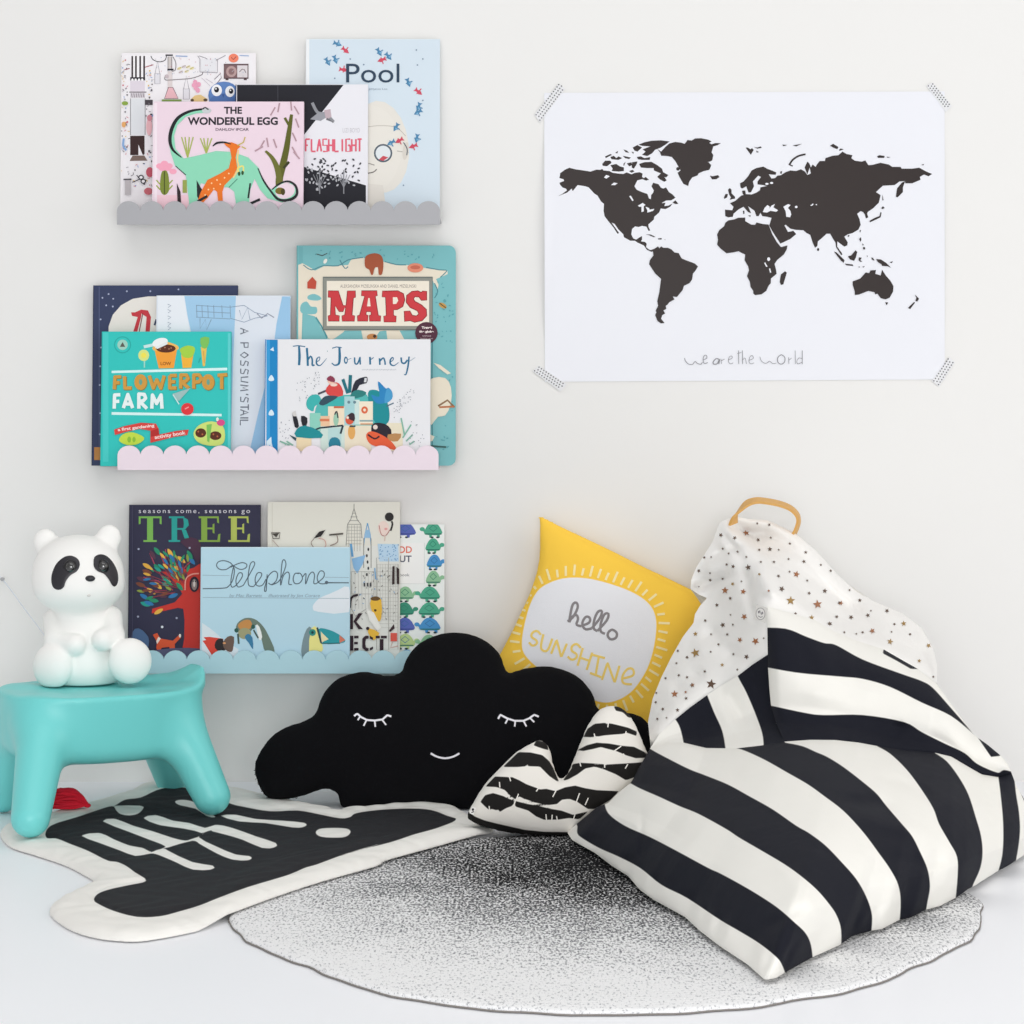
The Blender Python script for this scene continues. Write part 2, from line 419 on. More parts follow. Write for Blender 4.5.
# ---------------- colouring book
a = book(121.5, 53, 256, LT1, 3.972, 2.5, .006, '#efebee', 'white book covered in ink doodles and a blue bird face, left on grey shelf', G1, hard=False)
a.crop(115, 45, 6.827)
a.poly([(60, 70), (940, 62), (940, 990), (60, 990)], '#f0edf0')
a.rect(112, 72, 205, 220, '#f4f2f4')
for x in (112, 137, 166, 193): a.rect(x, 75, x + 12, 220, '#3a3034')
a.rect(104, 220, 206, 242, K)
for x in (113, 135, 158, 180): a.ell(x + 6, 237, 8, 8, '#f4f2f4')
a.rect(104, 245, 204, 320, '#dfd6e0'); a.line([(98, 322), (215, 322)], 7, '#6b6168'); a.rect(105, 328, 205, 360, '#cfc8cf')
for i in range(6): a.line([(112 + i * 16, 330), (118 + i * 16, 358)], 4, '#7a7076')
a.rect(106, 365, 206, 615, '#dfe1e5'); a.line([(106, 365), (106, 615)], 5, '#8a868c'); a.line([(206, 365), (206, 615)], 5, '#8a868c')
a.poly([(104, 620), (202, 620), (202, 745), (192, 752), (104, 752)], '#3d2b2b'); a.poly([(160, 680), (190, 752), (160, 752)], '#f0edf0'); a.poly([(120, 755), (200, 755), (222, 790), (100, 792)], '#7d6a62')
a.line([(65, 170), (100, 160)], 6, '#a8555f'); a.line([(205, 152), (262, 135)], 6, '#a8555f')
for xx, yy, w, h in ((290, 150, 40, 45), (487, 250, 46, 50)):
    a.line([(xx - w * .4, yy + h), (xx, yy - 40), (xx + w * .4, yy + h)], 4, '#9a959d'); a.rect(xx - w * .45, yy + h, xx + w * .45, yy + h + 70, '#e2e0e6'); a.line([(xx - w * .45, yy + h), (xx + w * .45, yy + h), (xx + w * .45, yy + h + 70), (xx - w * .45, yy + h + 70)], 4, '#8f8a93', closed=True)
a.line([(245, 75), (260, 100), (300, 115), (340, 105), (352, 75)], 5, K, 4); a.line([(345, 70), (395, 70)], 10, K); a.rect(362, 80, 388, 165, '#cdc6c4'); a.line([(362, 80), (362, 300)], 4, '#6a6064'); a.line([(388, 80), (388, 300)], 4, '#6a6064'); a.line([(358, 168), (400, 168)], 12, K)
a.line([(395, 80), (415, 120), (412, 170), (390, 180)], 5, '#6a6064', 4); a.rect(360, 180, 392, 290, '#ddd3d3')
a.poly([(365, 290), (395, 290), (430, 365), (340, 365)], '#e9b9c0'); a.line([(365, 290), (395, 290), (432, 366), (338, 366)], 5, '#71595f', closed=True)
a.line([(345, 205), (340, 230), (355, 240), (440, 235), (520, 228), (590, 205), (600, 185)], 5, '#6a6064', 4); a.ell(355, 215, 14, 14, '#c6b8bd')
for i, p in enumerate([(440, 160), (470, 148), (500, 150), (525, 160), (450, 185), (490, 180)]): a.ell(p[0], p[1], 16, 9, ['#e8e0a8', '#d9cfd4', '#eadfb8'][i % 3], rot=-20); a.line([(p[0] - 14, p[1] + 6), (p[0] + 12, p[1] - 8)], 3, '#86754f')
a.line([(415, 75), (495, 78)], 6, '#7fa0cf'); a.line([(850, 72), (915, 75)], 5, '#7fa0cf')
a.line([(565, 75), (580, 95), (580, 185), (700, 190), (700, 105), (640, 105), (620, 90), (575, 75)], 4, '#85808a'); a.line([(640, 102), (700, 100), (740, 80), (755, 70)], 4, '#85808a'); a.rect(585, 98, 690, 180, '#e6e6ea')
a.ell(810, 90, 34, 30, '#f0866a'); a.line([(795, 85), (808, 100), (828, 80)], 6, '#a04a42')
a.rect(745, 132, 910, 228, '#7d6265'); a.rect(835, 140, 905, 222, '#dcd5d8'); a.ell(795, 182, 36, 38, '#b79a98'); a.ell(795, 182, 20, 22, '#8d6f70'); a.line([(745, 132), (910, 132), (910, 228), (745, 228)], 6, '#4f3c40', closed=True); a.line([(850, 185), (868, 165), (885, 170), (893, 190)], 5, '#6b5d63')
a.rect(755, 228, 775, 240, '#4f3c40'); a.rect(880, 228, 900, 240, '#4f3c40')
a.poly([(680, 235), (722, 195), (726, 225), (695, 260)], '#f3f0f3'); a.line([(680, 235), (722, 195), (726, 225), (690, 270)], 5, '#756d76')
a.ell(745, 345, 108, 95, '#6286c0'); a.ell(745, 400, 106, 70, '#5578b4'); a.ell(695, 310, 36, 40, '#f5f5f8'); a.ell(785, 318, 32, 38, '#f5f5f8'); a.ell(694, 306, 17, 19, '#1d1d28'); a.ell(793, 316, 15, 18, '#1d1d28'); a.ell(690, 300, 5, 5, '#ffffff'); a.ell(789, 310, 5, 5, '#ffffff'); a.poly([(728, 335), (752, 335), (740, 362)], '#41609a')
for p in ((548, 255), (572, 270), (552, 292), (566, 310), (540, 275)): a.ell(p[0], p[1], 15, 17, '#eaa3bd')
a.poly([(515, 375), (545, 345), (585, 340), (630, 368), (630, 388), (520, 388)], '#e8c98d'); a.ell(528, 378, 12, 10, '#5a4a3c'); a.ell(618, 376, 14, 10, '#5a4a3c')
a.rect(320, 372, 455, 386, '#7d9a52'); a.rect(205, 375, 258, 410, '#4a454b'); a.line([(592, 225), (650, 280)], 3, '#b8aeb9'); a.line([(620, 230), (670, 262)], 3, '#b8aeb9')
rs = np.random.default_rng(11)
for i in range(120):
    x, y = rs.uniform(45, 260), rs.uniform(75, 990)
    if 98 < x < 212 and y < 800: x = rs.choice([rs.uniform(45, 92), rs.uniform(215, 262)])
    c_ = rs.choice(['#4a454b', '#8d8790', '#c9727c', '#4a454b', '#d9b45a', '#7fa0cf', '#9a959d'])
    if rs.random() < .5: a.ell(x, y, rs.uniform(3, 7), rs.uniform(3, 7), c_)
    else: th = rs.uniform(0, 6.3); a.line([(x, y), (x + 16 * math.cos(th), y + 16 * math.sin(th))], 4, c_)
for i in range(50):
    x, y = rs.uniform(230, 940), rs.uniform(80, 260); a.ell(x, y, 3, 3, rs.choice(['#b9b2ba', '#c98f98', '#9fb0c9']))
a.ell(70, 400, 22, 14, '#8aa54a'); a.ell(62, 545, 14, 20, '#e3a86b'); a.line([(62, 640), (58, 690), (80, 720)], 14, '#86a9d6', 4); a.ell(235, 560, 20, 60, '#e7b5bb'); a.ell(238, 500, 18, 22, '#cf8b96'); a.ell(240, 870, 26, 34, '#c45a6a'); a.ell(230, 1000, 30, 24, '#c86a74')
for p in ((180, 905), (195, 932)): a.ell(p[0], p[1], 19, 17, K); a.ell(p[0], p[1], 11, 10, '#f0edf0')
a.line([(120, 940), (170, 918), (150, 890)], 7, K); a.rect(70, 915, 110, 1024, '#b8b2b5'); a.line([(60, 920), (115, 918)], 10, '#4a454b')
a.build()
# ---------------- pool
a = book(306.8, 39, 440, LT1, 3.966, 3.5, .011, '#dbe6ee', 'tall pale blue book with a swimmer face and tiny fish, right end of grey shelf', G1, spine='#f2f2f3')
a.crop(280, 20, 4.656)
a.rect(138, 92, 744, 930, '#d3e0ea'); a.rect(124, 90, 136, 930, '#eff1f3')
a.ell(470, 590, 130, 215, '#e4e0d8', rot=-6); a.ell(415, 600, 150, 205, '#e6e2da'); a.poly([(400, 760), (480, 770), (500, 930), (400, 930)], '#dfdad2')
a.line([(410, 497), (470, 492), (540, 500), (585, 540)], 3, '#b9b2a8', 4); a.line([(545, 610), (600, 618)], 4, '#b3ada5')
a.ell(480, 620, 43, 43, '#57616c'); a.ell(480, 620, 35, 35, '#dfe5e9'); a.poly([(460, 650), (480, 632), (505, 640), (480, 656)], '#c9535f'); a.line([(402, 715), (435, 708), (450, 695)], 5, '#6a6562', 3); a.line([(404, 672), (415, 668), (440, 676)], 4, '#8f8982')
a.ell(585, 610, 14, 42, '#d8d2c9', rot=8); a.line([(575, 570), (592, 600), (590, 630)], 5, '#5c646c', 3)
for (x, y, c_, r) in ((268, 112, 0, 20), (305, 142, 1, 40), (222, 195, 0, 60), (258, 185, 0, 70), (296, 232, 1, 10), (462, 150, 0, 60), (505, 170, 0, 50), (474, 186, 1, 160), (598, 292, 0, 70), (645, 335, 1, 40), (645, 405, 0, 110), (642, 430, 0, 150), (540, 500, 0, 120), (555, 562, 1, 150), (637, 552, 0, 100), (620, 588, 1, 160), (517, 572, 0, 150)):
    col = '#4f86ad' if c_ == 0 else '#cf4f63'; t = math.radians(r); ux, uy = math.cos(t), math.sin(t)
    P = [(1.1, 0), (.3, -.45), (-.5, -.25), (-1.1, -.6), (-.95, 0), (-1.1, .6), (-.5, .25), (.3, .45)]
    a.poly([(x + 20 * (p * ux - q * uy), y + 20 * (p * uy + q * ux)) for p, q in P], col); a.line([(x - 18 * uy * .7, y + 18 * ux * .7), (x + 20 * uy, y - 20 * ux)], 5, col)
    if c_ == 0: a.poly([(x, y), (x + 16 * uy + 6 * ux, y - 16 * ux + 6 * uy), (x + 10 * ux, y + 10 * uy)], '#7fb0d0')
a.dots([(327, 182), (640, 210), (255, 272), (665, 375), (390, 208), (665, 182), (635, 140), (575, 770)], 4, '#7f93a8')
a.text('Pool', 308, 204, 556, 292, '#34465a', bold=.0); a.text('JiHyeon Lee', 413, 317, 500, 328, '#8796a3')
a.build()
# ---------------- flashlight
a = book(236.4, 84.4, 368, LT1, 3.952, 3.5, .010, '#e9e8ee', 'black and white book with pink hand lettering, standing behind the pink dinosaur book', G1, spine=K)
a.crop(280, 20, 4.656)
a.poly([(-200, 302), (296, 302), (112, 535), (112, 690), (-200, 690)], '#26262d'); a.poly([(-200, 600), (112, 684), (400, 770), (400, 930), (-200, 930)], '#26262d')
a.line([(-10, 303), (-8, 930)], 3, '#46464e')
a.line([(150, 385), (175, 430), (215, 440), (250, 475)], 14, '#8f9096', 4); a.poly([(140, 462), (180, 430), (230, 425), (236, 440), (190, 470)], '#9a9ba3'); a.poly([(205, 420), (235, 415), (240, 450), (215, 465)], '#c2aeb6'); a.poly([(220, 455), (255, 480), (215, 465)], '#6f7076')
a.text('LIZI BOYD', 292, 503, 372, 524, '#c6c3ca')
def stick(a, body, x0, y0, x1, y1, col, w):
    G = {'F': ['0004', '0020', '0212'], 'L': ['0004', '0424'], 'A': ['0410', '1024', '0222'], 'S': ['200002222404'], 'H': ['0004', '2024', '0222'], 'I': ['1014'], 'G': ['20000424222'[:10], '2212'], 'T': ['0020', '1014'], 'O': ['0020240400'], 'W': ['0004122420'], 'E': ['20000424', '0212'], 'R': ['04002022021224'[:8] + '0224'], 'P': ['0400202202'], 'M': ['0400122024'], "'": ['1011'], 'U': ['00042420'], 'N': ['04002420'], 'K': ['0004', '200224'], 'C': ['20000424'], ' ': []}
    G['S'] = ['20000222' + '2404']; G['G'] = ['2000042422', '2212']; G['R'] = ['04002022', '220224']
    n = len(body); cw = (x1 - x0) / n
    for i, ch in enumerate(body):
        for s_ in G[ch]:
            P = [(x0 + (i + .14 + .36 * int(s_[k])) * cw, y0 + (y1 - y0) * int(s_[k + 1]) / 4) for k in range(0, len(s_), 2)]
            a.line(P, w, col)
stick(a, 'FLASHLIGHT', 116, 555, 384, 612, '#e0647a', 8)
for i in range(90):
    x = rs.uniform(118, 375); y = rs.uniform(640, 800); cut = 684 + (x - 112) * .3; d1 = math.hypot(x - 185, (y - 715) * .9); d2 = math.hypot(x - 310, (y - 705) * .9)
    if min(d1, d2) > 72: continue
    a.ell(x, y, 7, 4, '#3a3a41' if y < cut else '#b9bac0', rot=rs.uniform(0, 180), n=8)
for bx in (185, 297):
    a.line([(bx, 810), (bx, 700)], 5, '#8e8f95')
    for d in (-30, -14, 14, 30): a.line([(bx, 780), (bx + d * .5, 750), (bx + d, 720)], 3, '#8e8f95', 3)
a.build()
# ---------------- dinosaur book
a = book(154.2, 101.6, 303.8, LT1, 3.934, 4.5, .010, '#ecd6e2', 'pink book with a green long-necked dinosaur and orange dinosaur, front of grey shelf', G1, spine='#f3e6ee')
a.crop(100, 20, 4.655)
a.text('THE', 577, 404, 661, 437, K, .035); a.text('WONDERFUL EGG', 408, 452, 828, 489, K, .035); a.text('DAHLOV IPCAR', 538, 503, 693, 516, '#6f5f6b', .03)
a.rect(253, 385, 266, 900, '#f3e4ec')
# cactus and grass
a.poly([(300, 695), (318, 720), (322, 790), (300, 815), (280, 790), (284, 720)], '#7d8a3a', 4); a.line([(300, 705), (300, 810)], 5, '#4a4f28')
for s_ in (-1, 1):
    for y in (750, 775): a.line([(300 + s_ * 20, y + 15), (300 + s_ * 38, y - 5)], 6, '#9aa64c')
for x, y in ((278, 680), (300, 668), (322, 680), (340, 705), (290, 690), (315, 690)): a.ell(x, y, 17, 13, '#f2a6bd')
a.rect(266, 815, 450, 900, '#f0c9d4')
for bx, by, h in ((408, 640, 95), (495, 620, 70)):
    for d in (-28, -12, 8, 26): a.line([(bx, by), (bx + d * .5, by - h * .5), (bx + d, by - h)], 6, '#a9b45c', 3)
# tree right
a.line([(838, 790), (835, 740), (850, 680), (868, 600), (880, 520), (892, 440)], [36, 34, 32, 28, 22, 14], '#5f6128', 4); a.line([(838, 760), (825, 690), (800, 640), (770, 610)], [30, 26, 18, 10], '#6d6f33', 4); a.line([(855, 690), (880, 660)], 12, '#3c3d22'); a.line([(880, 490), (860, 455)], 12, '#5f6128')
for x, y, r in ((805, 425, 60), (832, 408, 80), (890, 400, 95), (915, 420, 120), (918, 480, 110), (905, 545, 115), (905, 610, 120), (915, 630, 130), (755, 580, 60), (780, 570, 100), (740, 600, 30), (815, 575, 110)):
    t = math.radians(r); a.line([(x - 22 * math.cos(t), y + 22 * math.sin(t)), (x + 22 * math.cos(t), y - 22 * math.sin(t))], 8, '#c9a9b4'); a.line([(x - 22 * math.cos(t), y + 22 * math.sin(t)), (x + 22 * math.cos(t), y - 22 * math.sin(t))], 2, '#8f7076')
# long-necked dinosaur
G_ = '#8fd8b8'
a.poly([(490, 418), (420, 428), (360, 460), (330, 510), (320, 570), (330, 620), (350, 680), (400, 725), (415, 850), (408, 905), (455, 905), (455, 800), (470, 760), (540, 775), (600, 780), (625, 800), (640, 900), (690, 900), (700, 790), (720, 740), (745, 790), (780, 830), (850, 850), (905, 820), (915, 790), (890, 760), (850, 760), (800, 790), (770, 770), (740, 690), (690, 640), (620, 615), (540, 610), (460, 630), (390, 645), (352, 600), (345, 540), (360, 490), (400, 450), (450, 435), (492, 432)], G_)
a.line([(482, 415), (420, 425), (365, 455), (335, 505), (326, 560), (340, 605), (380, 640)], [8, 12, 15, 17, 16, 12, 4], '#26292c', 5); a.ell(497, 422, 22, 13, '#c9cdd0'); a.line([(478, 416), (490, 408), (505, 418)], 6, '#26292c', 3)
a.ell(862, 796, 46, 36, '#ecd6e2', rot=-15); a.line([(735, 690), (760, 745), (790, 790), (830, 835), (880, 838), (915, 815), (912, 775), (880, 752), (840, 760), (800, 790)], [4, 8, 9, 12, 14, 13, 11, 9, 7, 5], '#26292c', 5); a.ell(838, 796, 22, 16, '#7a6a2e'); a.ell(852, 800, 10, 16, '#4d4522'); a.line([(700, 855), (745, 835)], 12, '#26292c')
a.line([(352, 680), (400, 722)], 4, '#26292c'); a.poly([(358, 760), (375, 800), (380, 880), (362, 880)], '#33282d'); a.poly([(450, 745), (475, 790), (465, 850), (452, 820)], '#26292c'); a.line([(690, 830), (700, 760)], 8, '#26292c'); a.rect(385, 745, 405, 805, '#97a253'); a.line([(600, 780), (640, 740)], 4, '#4a8f74')
# orange dinosaur
a.poly([(575, 570), (615, 570), (640, 580), (655, 590), (640, 602), (632, 640), (640, 690), (620, 730), (580, 770), (570, 800), (572, 842), (550, 842), (545, 800), (530, 790), (500, 830), (480, 850), (455, 842), (470, 800), (500, 745), (560, 715), (600, 690), (612, 640), (605, 600), (585, 585)], '#e9772b'); a.line([(525, 588), (545, 573), (580, 570), (610, 578)], [4, 10, 8, 4], '#26292c', 4); a.line([(645, 605), (640, 650), (645, 690), (620, 735)], 7, '#f3d08a', 4)
a.dots([(520, 760), (545, 745), (560, 765), (530, 785), (505, 790), (490, 815), (580, 735), (600, 715)], 4, '#fbd9a5'); a.line([(455, 845), (500, 820)], 12, '#26292c'); a.line([(640, 585), (668, 570), (676, 545)], 5, '#c6b44c'); a.line([(660, 590), (680, 600)], 5, '#c6b44c'); a.line([(640, 690), (665, 680), (668, 705)], 7, '#f0e07a', 3); a.line([(640, 690), (650, 720)], 7, '#f0e07a')
a.ell(648, 716, 6, 10, '#33502c'); a.ell(664, 712, 6, 10, '#33502c')
a.build()
# ---------------- navy book
a = book(94, 285.4, 237.6, LT2, 3.966, 3, .010, '#3a4260', 'dark navy book with a cream arch and red letter, back left of pink shelf', G2, spine='#2f3650')
a.crop(80, 235, 4.265)
a.poly([(122, 905), (122, 390), (140, 340), (175, 300), (225, 272), (290, 262), (640, 262), (640, 905)], '#e6e2db'); a.rect(60, 905, 170, 960, '#b98048'); a.line([(82, 220), (82, 905)], 4, '#525b7c')
a.dots([(96, 268), (122, 252), (142, 272), (88, 360), (112, 300), (90, 480), (86, 560), (200, 240), (84, 640), (140, 305), (300, 240), (86, 760), (84, 850), (420, 232)], 4, '#aab2cc')
for x0 in (232,):
    a.poly([(235, 330), (262, 318), (262, 345), (240, 430), (222, 430), (246, 350), (222, 345), (218, 330)], '#c33b45'); a.poly([(262, 318), (290, 322), (303, 350), (296, 430), (278, 430), (284, 350), (262, 335)], '#c33b45'); a.line([(268, 335), (250, 425)], 4, '#6d2b33'); a.line([(318, 385), (326, 360)], 8, '#3a4260')
a.build()
# ---------------- possum
a = book(157.4, 295.5, 290.5, LT2, 3.953, 3.5, .008, '#dfe5ee', 'pale blue and white book with pencil sketch and sideways handwritten lettering, middle of pink shelf', G2)
a.crop(80, 235, 4.265)
a.poly([(445, 260), (665, 260), (655, 500), (640, 960), (500, 960), (475, 420), (455, 330)], '#a3cbe8'); a.poly([(332, 260), (445, 260), (470, 420), (332, 420)], '#e8edf3'); a.poly([(862, 262), (900, 262), (900, 960), (715, 960), (760, 760), (820, 520), (838, 380)], '#9cc6e6'); a.poly([(300, 960), (332, 420), (360, 420), (360, 960)], '#cfe0ee')
gy = '#7f93ad'
for y in (300, 325, 350): a.line([(495, y), (560, y + 4), (640, y + 8)], 2.5, gy)
for x in (497, 520, 545, 570, 605, 640): a.line([(x, 300), (x + 2, 352)], 2.5, gy)
a.line([(512, 355), (512, 400), (535, 360), (540, 405), (560, 360)], 3, gy); a.line([(640, 308), (700, 300), (745, 330), (800, 345)], 2.5, gy); a.line([(640, 355), (700, 372), (745, 355), (800, 345)], 2.5, gy); a.line([(680, 320), (690, 360), (715, 310), (725, 360)], 2.5, gy); a.line([(755, 335), (775, 355), (800, 335), (828, 352)], 4, '#8a90a0')
for i, y in enumerate((295, 318, 345, 372, 390)): a.line([(374, y), (388, y + 6), (376, y + 14)], 3, '#9aa3b5')
def side(a, ch, x, y, h=34, w=24):     # letters reading downwards: turned a quarter clockwise
    S = {'A': [[(0, 1), (.5, 0), (1, 1)], [(.2, .6), (.8, .6)]], 'P': [[(0, 1), (0, 0), (.8, .05), (.8, .5), (0, .55)]], 'O': [[(.5, 0), (0, .5), (.5, 1), (1, .5), (.5, 0)]], 'S': [[(1, .1), (.3, 0), (.1, .35), (.9, .6), (.8, .95), (0, .95)]], 'U': [[(0, 0), (.1, .9), (.8, .9), (1, 0)]], 'M': [[(0, 1), (.15, 0), (.5, .7), (.85, 0), (1, 1)]], "'": [[(.4, 0), (.3, .3)]], 'T': [[(0, 0), (1, 0)], [(.5, 0), (.5, 1)]], 'I': [[(.5, 0), (.5, 1)]], 'L': [[(0, 0), (0, 1), (.9, 1)]]}
    for P in S[ch]: a.line([(x + h * (1 - q), y + w * p) for p, q in P], 5, '#6d7480')
for ch, y in zip("APOSSUM'STAIL", (398, 460, 500, 535, 570, 605, 640, 672, 690, 722, 745, 768, 790)): side(a, ch, 684, y)
a.build()
# ---------------- maps
a = book(297.5, 245.5, 455.7, LT2, 3.964, 1.5, .016, '#7dbcc0', 'large teal atlas book with cream continents and red block lettering, right end of pink shelf', G2, spine='#6aa5a9', rad=.012)
a.crop(290, 240, 6.0235)
CRM, TL2 = '#e9dfcc', '#4f989f'
a.rect(52, 40, 78, 1300, '#73b3b8')
a.poly([(50, 150), (75, 140), (120, 165), (150, 185), (210, 155), (280, 155), (350, 150), (370, 115), (440, 105), (480, 130), (560, 130), (640, 150), (700, 150), (760, 160), (850, 175), (948, 185), (950, 205), (905, 225), (880, 235), (895, 270), (890, 295), (868, 265), (855, 230), (860, 360), (855, 540), (660, 545), (690, 602), (690, 700), (600, 700), (580, 545), (540, 550), (505, 600), (430, 600), (430, 545), (330, 545), (300, 580), (250, 600), (220, 590), (150, 460), (75, 440), (70, 600), (60, 1300), (50, 1300)], CRM)
a.poly([(110, 335), (150, 325), (190, 350), (165, 365), (110, 358)], '#7dbcc0', 3); a.poly([(66, 390), (100, 370), (125, 400), (160, 405), (155, 445), (70, 440)], '#7dbcc0', 3); a.line([(155, 465), (190, 520), (225, 590)], 10, TL2)
for P in ([(80, 150), (130, 180), (200, 155), (290, 155), (350, 120), (440, 105)], [(570, 130), (640, 148), (700, 150)], [(820, 165), (900, 180), (945, 185), (905, 225)], [(858, 1300), (858, 600), (890, 570)], [(300, 120), (330, 170), (350, 160)], [(870, 260), (890, 310), (870, 350)]): a.line(P, 6, '#4f8790', 3)
rs2 = np.random.default_rng(4)
for i in range(85):
    x = rs2.choice([rs2.uniform(870, 985), rs2.uniform(90, 980)]); y = rs2.uniform(250, 620) if x > 870 else rs2.uniform(55, 120)
    if x > 870 and rs2.random() < .6: y = rs2.uniform(380, 1280)
    a.ell(x, y, rs2.uniform(4, 9), rs2.uniform(2, 5), '#5fa3ac', rot=rs2.uniform(0, 180), n=8)
a.line([(160, 85), (195, 95), (225, 80)], 5, '#4a4a4a'); a.ell(213, 128, 10, 16, '#f0ece2', rot=30)
a.poly([(450, 130), (460, 95), (510, 80), (550, 95), (563, 140), (555, 205), (535, 208), (530, 170), (510, 170), (500, 208), (488, 208), (478, 180), (455, 165)], '#a8573b', 3); a.poly([(515, 165), (530, 165), (532, 205), (508, 205)], '#ece4d4')
a.ell(755, 168, 48, 28, '#e38f74'); a.ell(755, 165, 30, 12, '#c96d57'); a.poly([(105, 255), (135, 222), (160, 250), (155, 295), (105, 292)], '#c0503d'); a.ell(920, 395, 26, 14, '#c69a54', rot=30); a.line([(900, 380), (940, 410)], 6, '#5c4a33')
a.rect(200, 225, 858, 540, '#8e9088'); a.line([(200, 225), (858, 225), (858, 540), (200, 540)], 8, '#6d7470', closed=True); a.rect(222, 247, 838, 518, '#efe6d6')
a.text('ALEKSANDRA MIZIELINSKA AND DANIEL MIZIELINSKI', 303, 268, 760, 288, '#8c8078')
R_ = '#cd3f45'; DK = '#7d1f28'
def slab(P): a.line(P, 9, DK, closed=True); a.poly(P, R_)
slab([(232, 308), (290, 308), (318, 395), (340, 395), (348, 308), (393, 308), (393, 345), (380, 350), (372, 452), (388, 458), (388, 487), (315, 487), (315, 458), (332, 452), (338, 400), (318, 430), (298, 430), (270, 395), (272, 452), (296, 458), (296, 487), (232, 487), (232, 458), (246, 452), (250, 348), (232, 345)])
slab([(432, 308), (524, 308), (524, 335), (512, 340), (530, 455), (545, 458), (545, 487), (480, 487), (480, 455), (492, 450), (488, 430), (460, 430), (456, 450), (468, 455), (468, 487), (408, 487), (408, 458), (422, 452), (452, 340), (432, 335)])
a.poly([(472, 350), (480, 350), (486, 400), (464, 400)], '#efe6d6')
slab([(557, 310), (650, 308), (682, 325), (690, 360), (678, 400), (645, 418), (622, 420), (622, 455), (638, 460), (638, 492), (567, 492), (567, 460), (582, 455), (578, 345), (557, 342)])
a.poly([(620, 345), (645, 345), (652, 365), (640, 385), (620, 386)], '#efe6d6')
slab([(800, 310), (822, 310), (822, 362), (792, 362), (778, 342), (752, 340), (742, 355), (752, 372), (790, 392), (820, 420), (822, 455), (795, 485), (750, 494), (725, 484), (692, 490), (690, 430), (722, 430), (735, 455), (762, 460), (778, 445), (768, 425), (725, 405), (702, 375), (705, 335), (735, 312), (770, 308), (790, 318)])
a.ell(822, 560, 68, 66, '#54303f'); a.text('Travel', 793, 520, 855, 535, '#efe3df', .05); a.text('the globe', 778, 545, 866, 562, '#efe3df', .05); a.text('without', 797, 572, 850, 582, '#cdb8bc'); a.text('leaving your', 786, 588, 862, 600, '#cdb8bc')
a.ell(495, 585, 32, 20, '#c98a54'); a.ell(510, 580, 10, 10, '#4a332a'); a.poly([(330, 550), (430, 548), (440, 600), (260, 600)], '#7dbcc0')
a.crop(260, 235, 4.267)
a.poly([(725, 640), (740, 610), (790, 610), (815, 650), (815, 720), (790, 770), (760, 775), (740, 800), (725, 800)], CRM, 2); a.poly([(740, 545), (770, 555), (815, 590), (800, 595), (765, 570)], CRM); a.line([(760, 730), (800, 705), (830, 735)], 8, '#8a6a4a'); a.line([(765, 735), (830, 732)], 8, '#b9734c'); a.line([(730, 900), (795, 905)], 7, '#3d5f5c'); a.poly([(725, 850), (745, 860), (735, 880), (725, 880)], CRM)
a.build()
# ---------------- flowerpot
a = book(102.7, 331.6, 231, LT2, 3.934, 4, .011, '#35c4bd', 'turquoise gardening book with orange and white title and plant pots, front left of pink shelf', G2, spine='#2fb3ad')
a.crop(100, 325, 7.314)
a.rect(22, 55, 62, 1000, '#4accc6'); a.rect(935, 60, 955, 1000, '#5fd0ce')
a.ell(165, 145, 62, 62, '#2aa6a0'); a.ell(165, 145, 55, 55, '#35c4bd'); a.ell(165, 145, 38, 38, '#9fcfc0'); a.poly([(145, 160), (165, 125), (185, 160)], '#5d5a52')
a.poly([(85, 335), (930, 312), (930, 332), (85, 352)], '#d8f5f3'); a.poly([(85, 637), (890, 650), (890, 668), (85, 657)], '#d8f5f3')
a.ell(320, 222, 40, 42, '#d9e488'); a.ell(320, 222, 20, 20, '#efe25a'); a.line([(325, 262), (325, 312)], 10, '#9fd8c8'); a.line([(320, 160), (390, 145)], 22, '#c9e6e4')
a.poly([(395, 165), (550, 155), (565, 170), (540, 315), (430, 318)], '#f2a03c'); a.poly([(388, 160), (470, 122), (565, 150), (560, 185), (410, 190)], '#f0b860', 3); a.ell(482, 172, 72, 30, '#5b3020'); a.ell(440, 128, 58, 32, '#eef2f2', rot=-15); a.poly([(400, 165), (490, 120), (495, 140), (420, 175)], '#e4e9ea')
a.dots([(440, 175), (475, 165), (505, 175), (520, 168)], 6, '#a8765a'); a.text('LOW', 443, 270, 520, 294, '#9c5a20', .03)
a.poly([(590, 180), (690, 175), (668, 312), (605, 315)], '#f2b43f'); a.poly([(586, 175), (640, 150), (692, 165), (688, 210), (660, 240), (610, 235), (592, 205)], '#a6d14a', 3); a.poly([(738, 160), (782, 160), (768, 300), (752, 302)], '#e6c25a'); a.poly([(735, 95), (800, 92), (785, 165), (745, 165)], '#7fc25e', 2); a.line([(722, 275), (735, 240)], 6, '#2a9b94'); a.line([(756, 190), (764, 280)], 6, '#d8955a')
def fat(P, col, w=26, sm=0):
    for p, q in zip(P[:-1], P[1:]): a.line([p, q], w, col)
    for p in P[1:-1]: a.ell(p[0], p[1], w / 2, w / 2, col, n=10)
O_ = '#cf9a46'
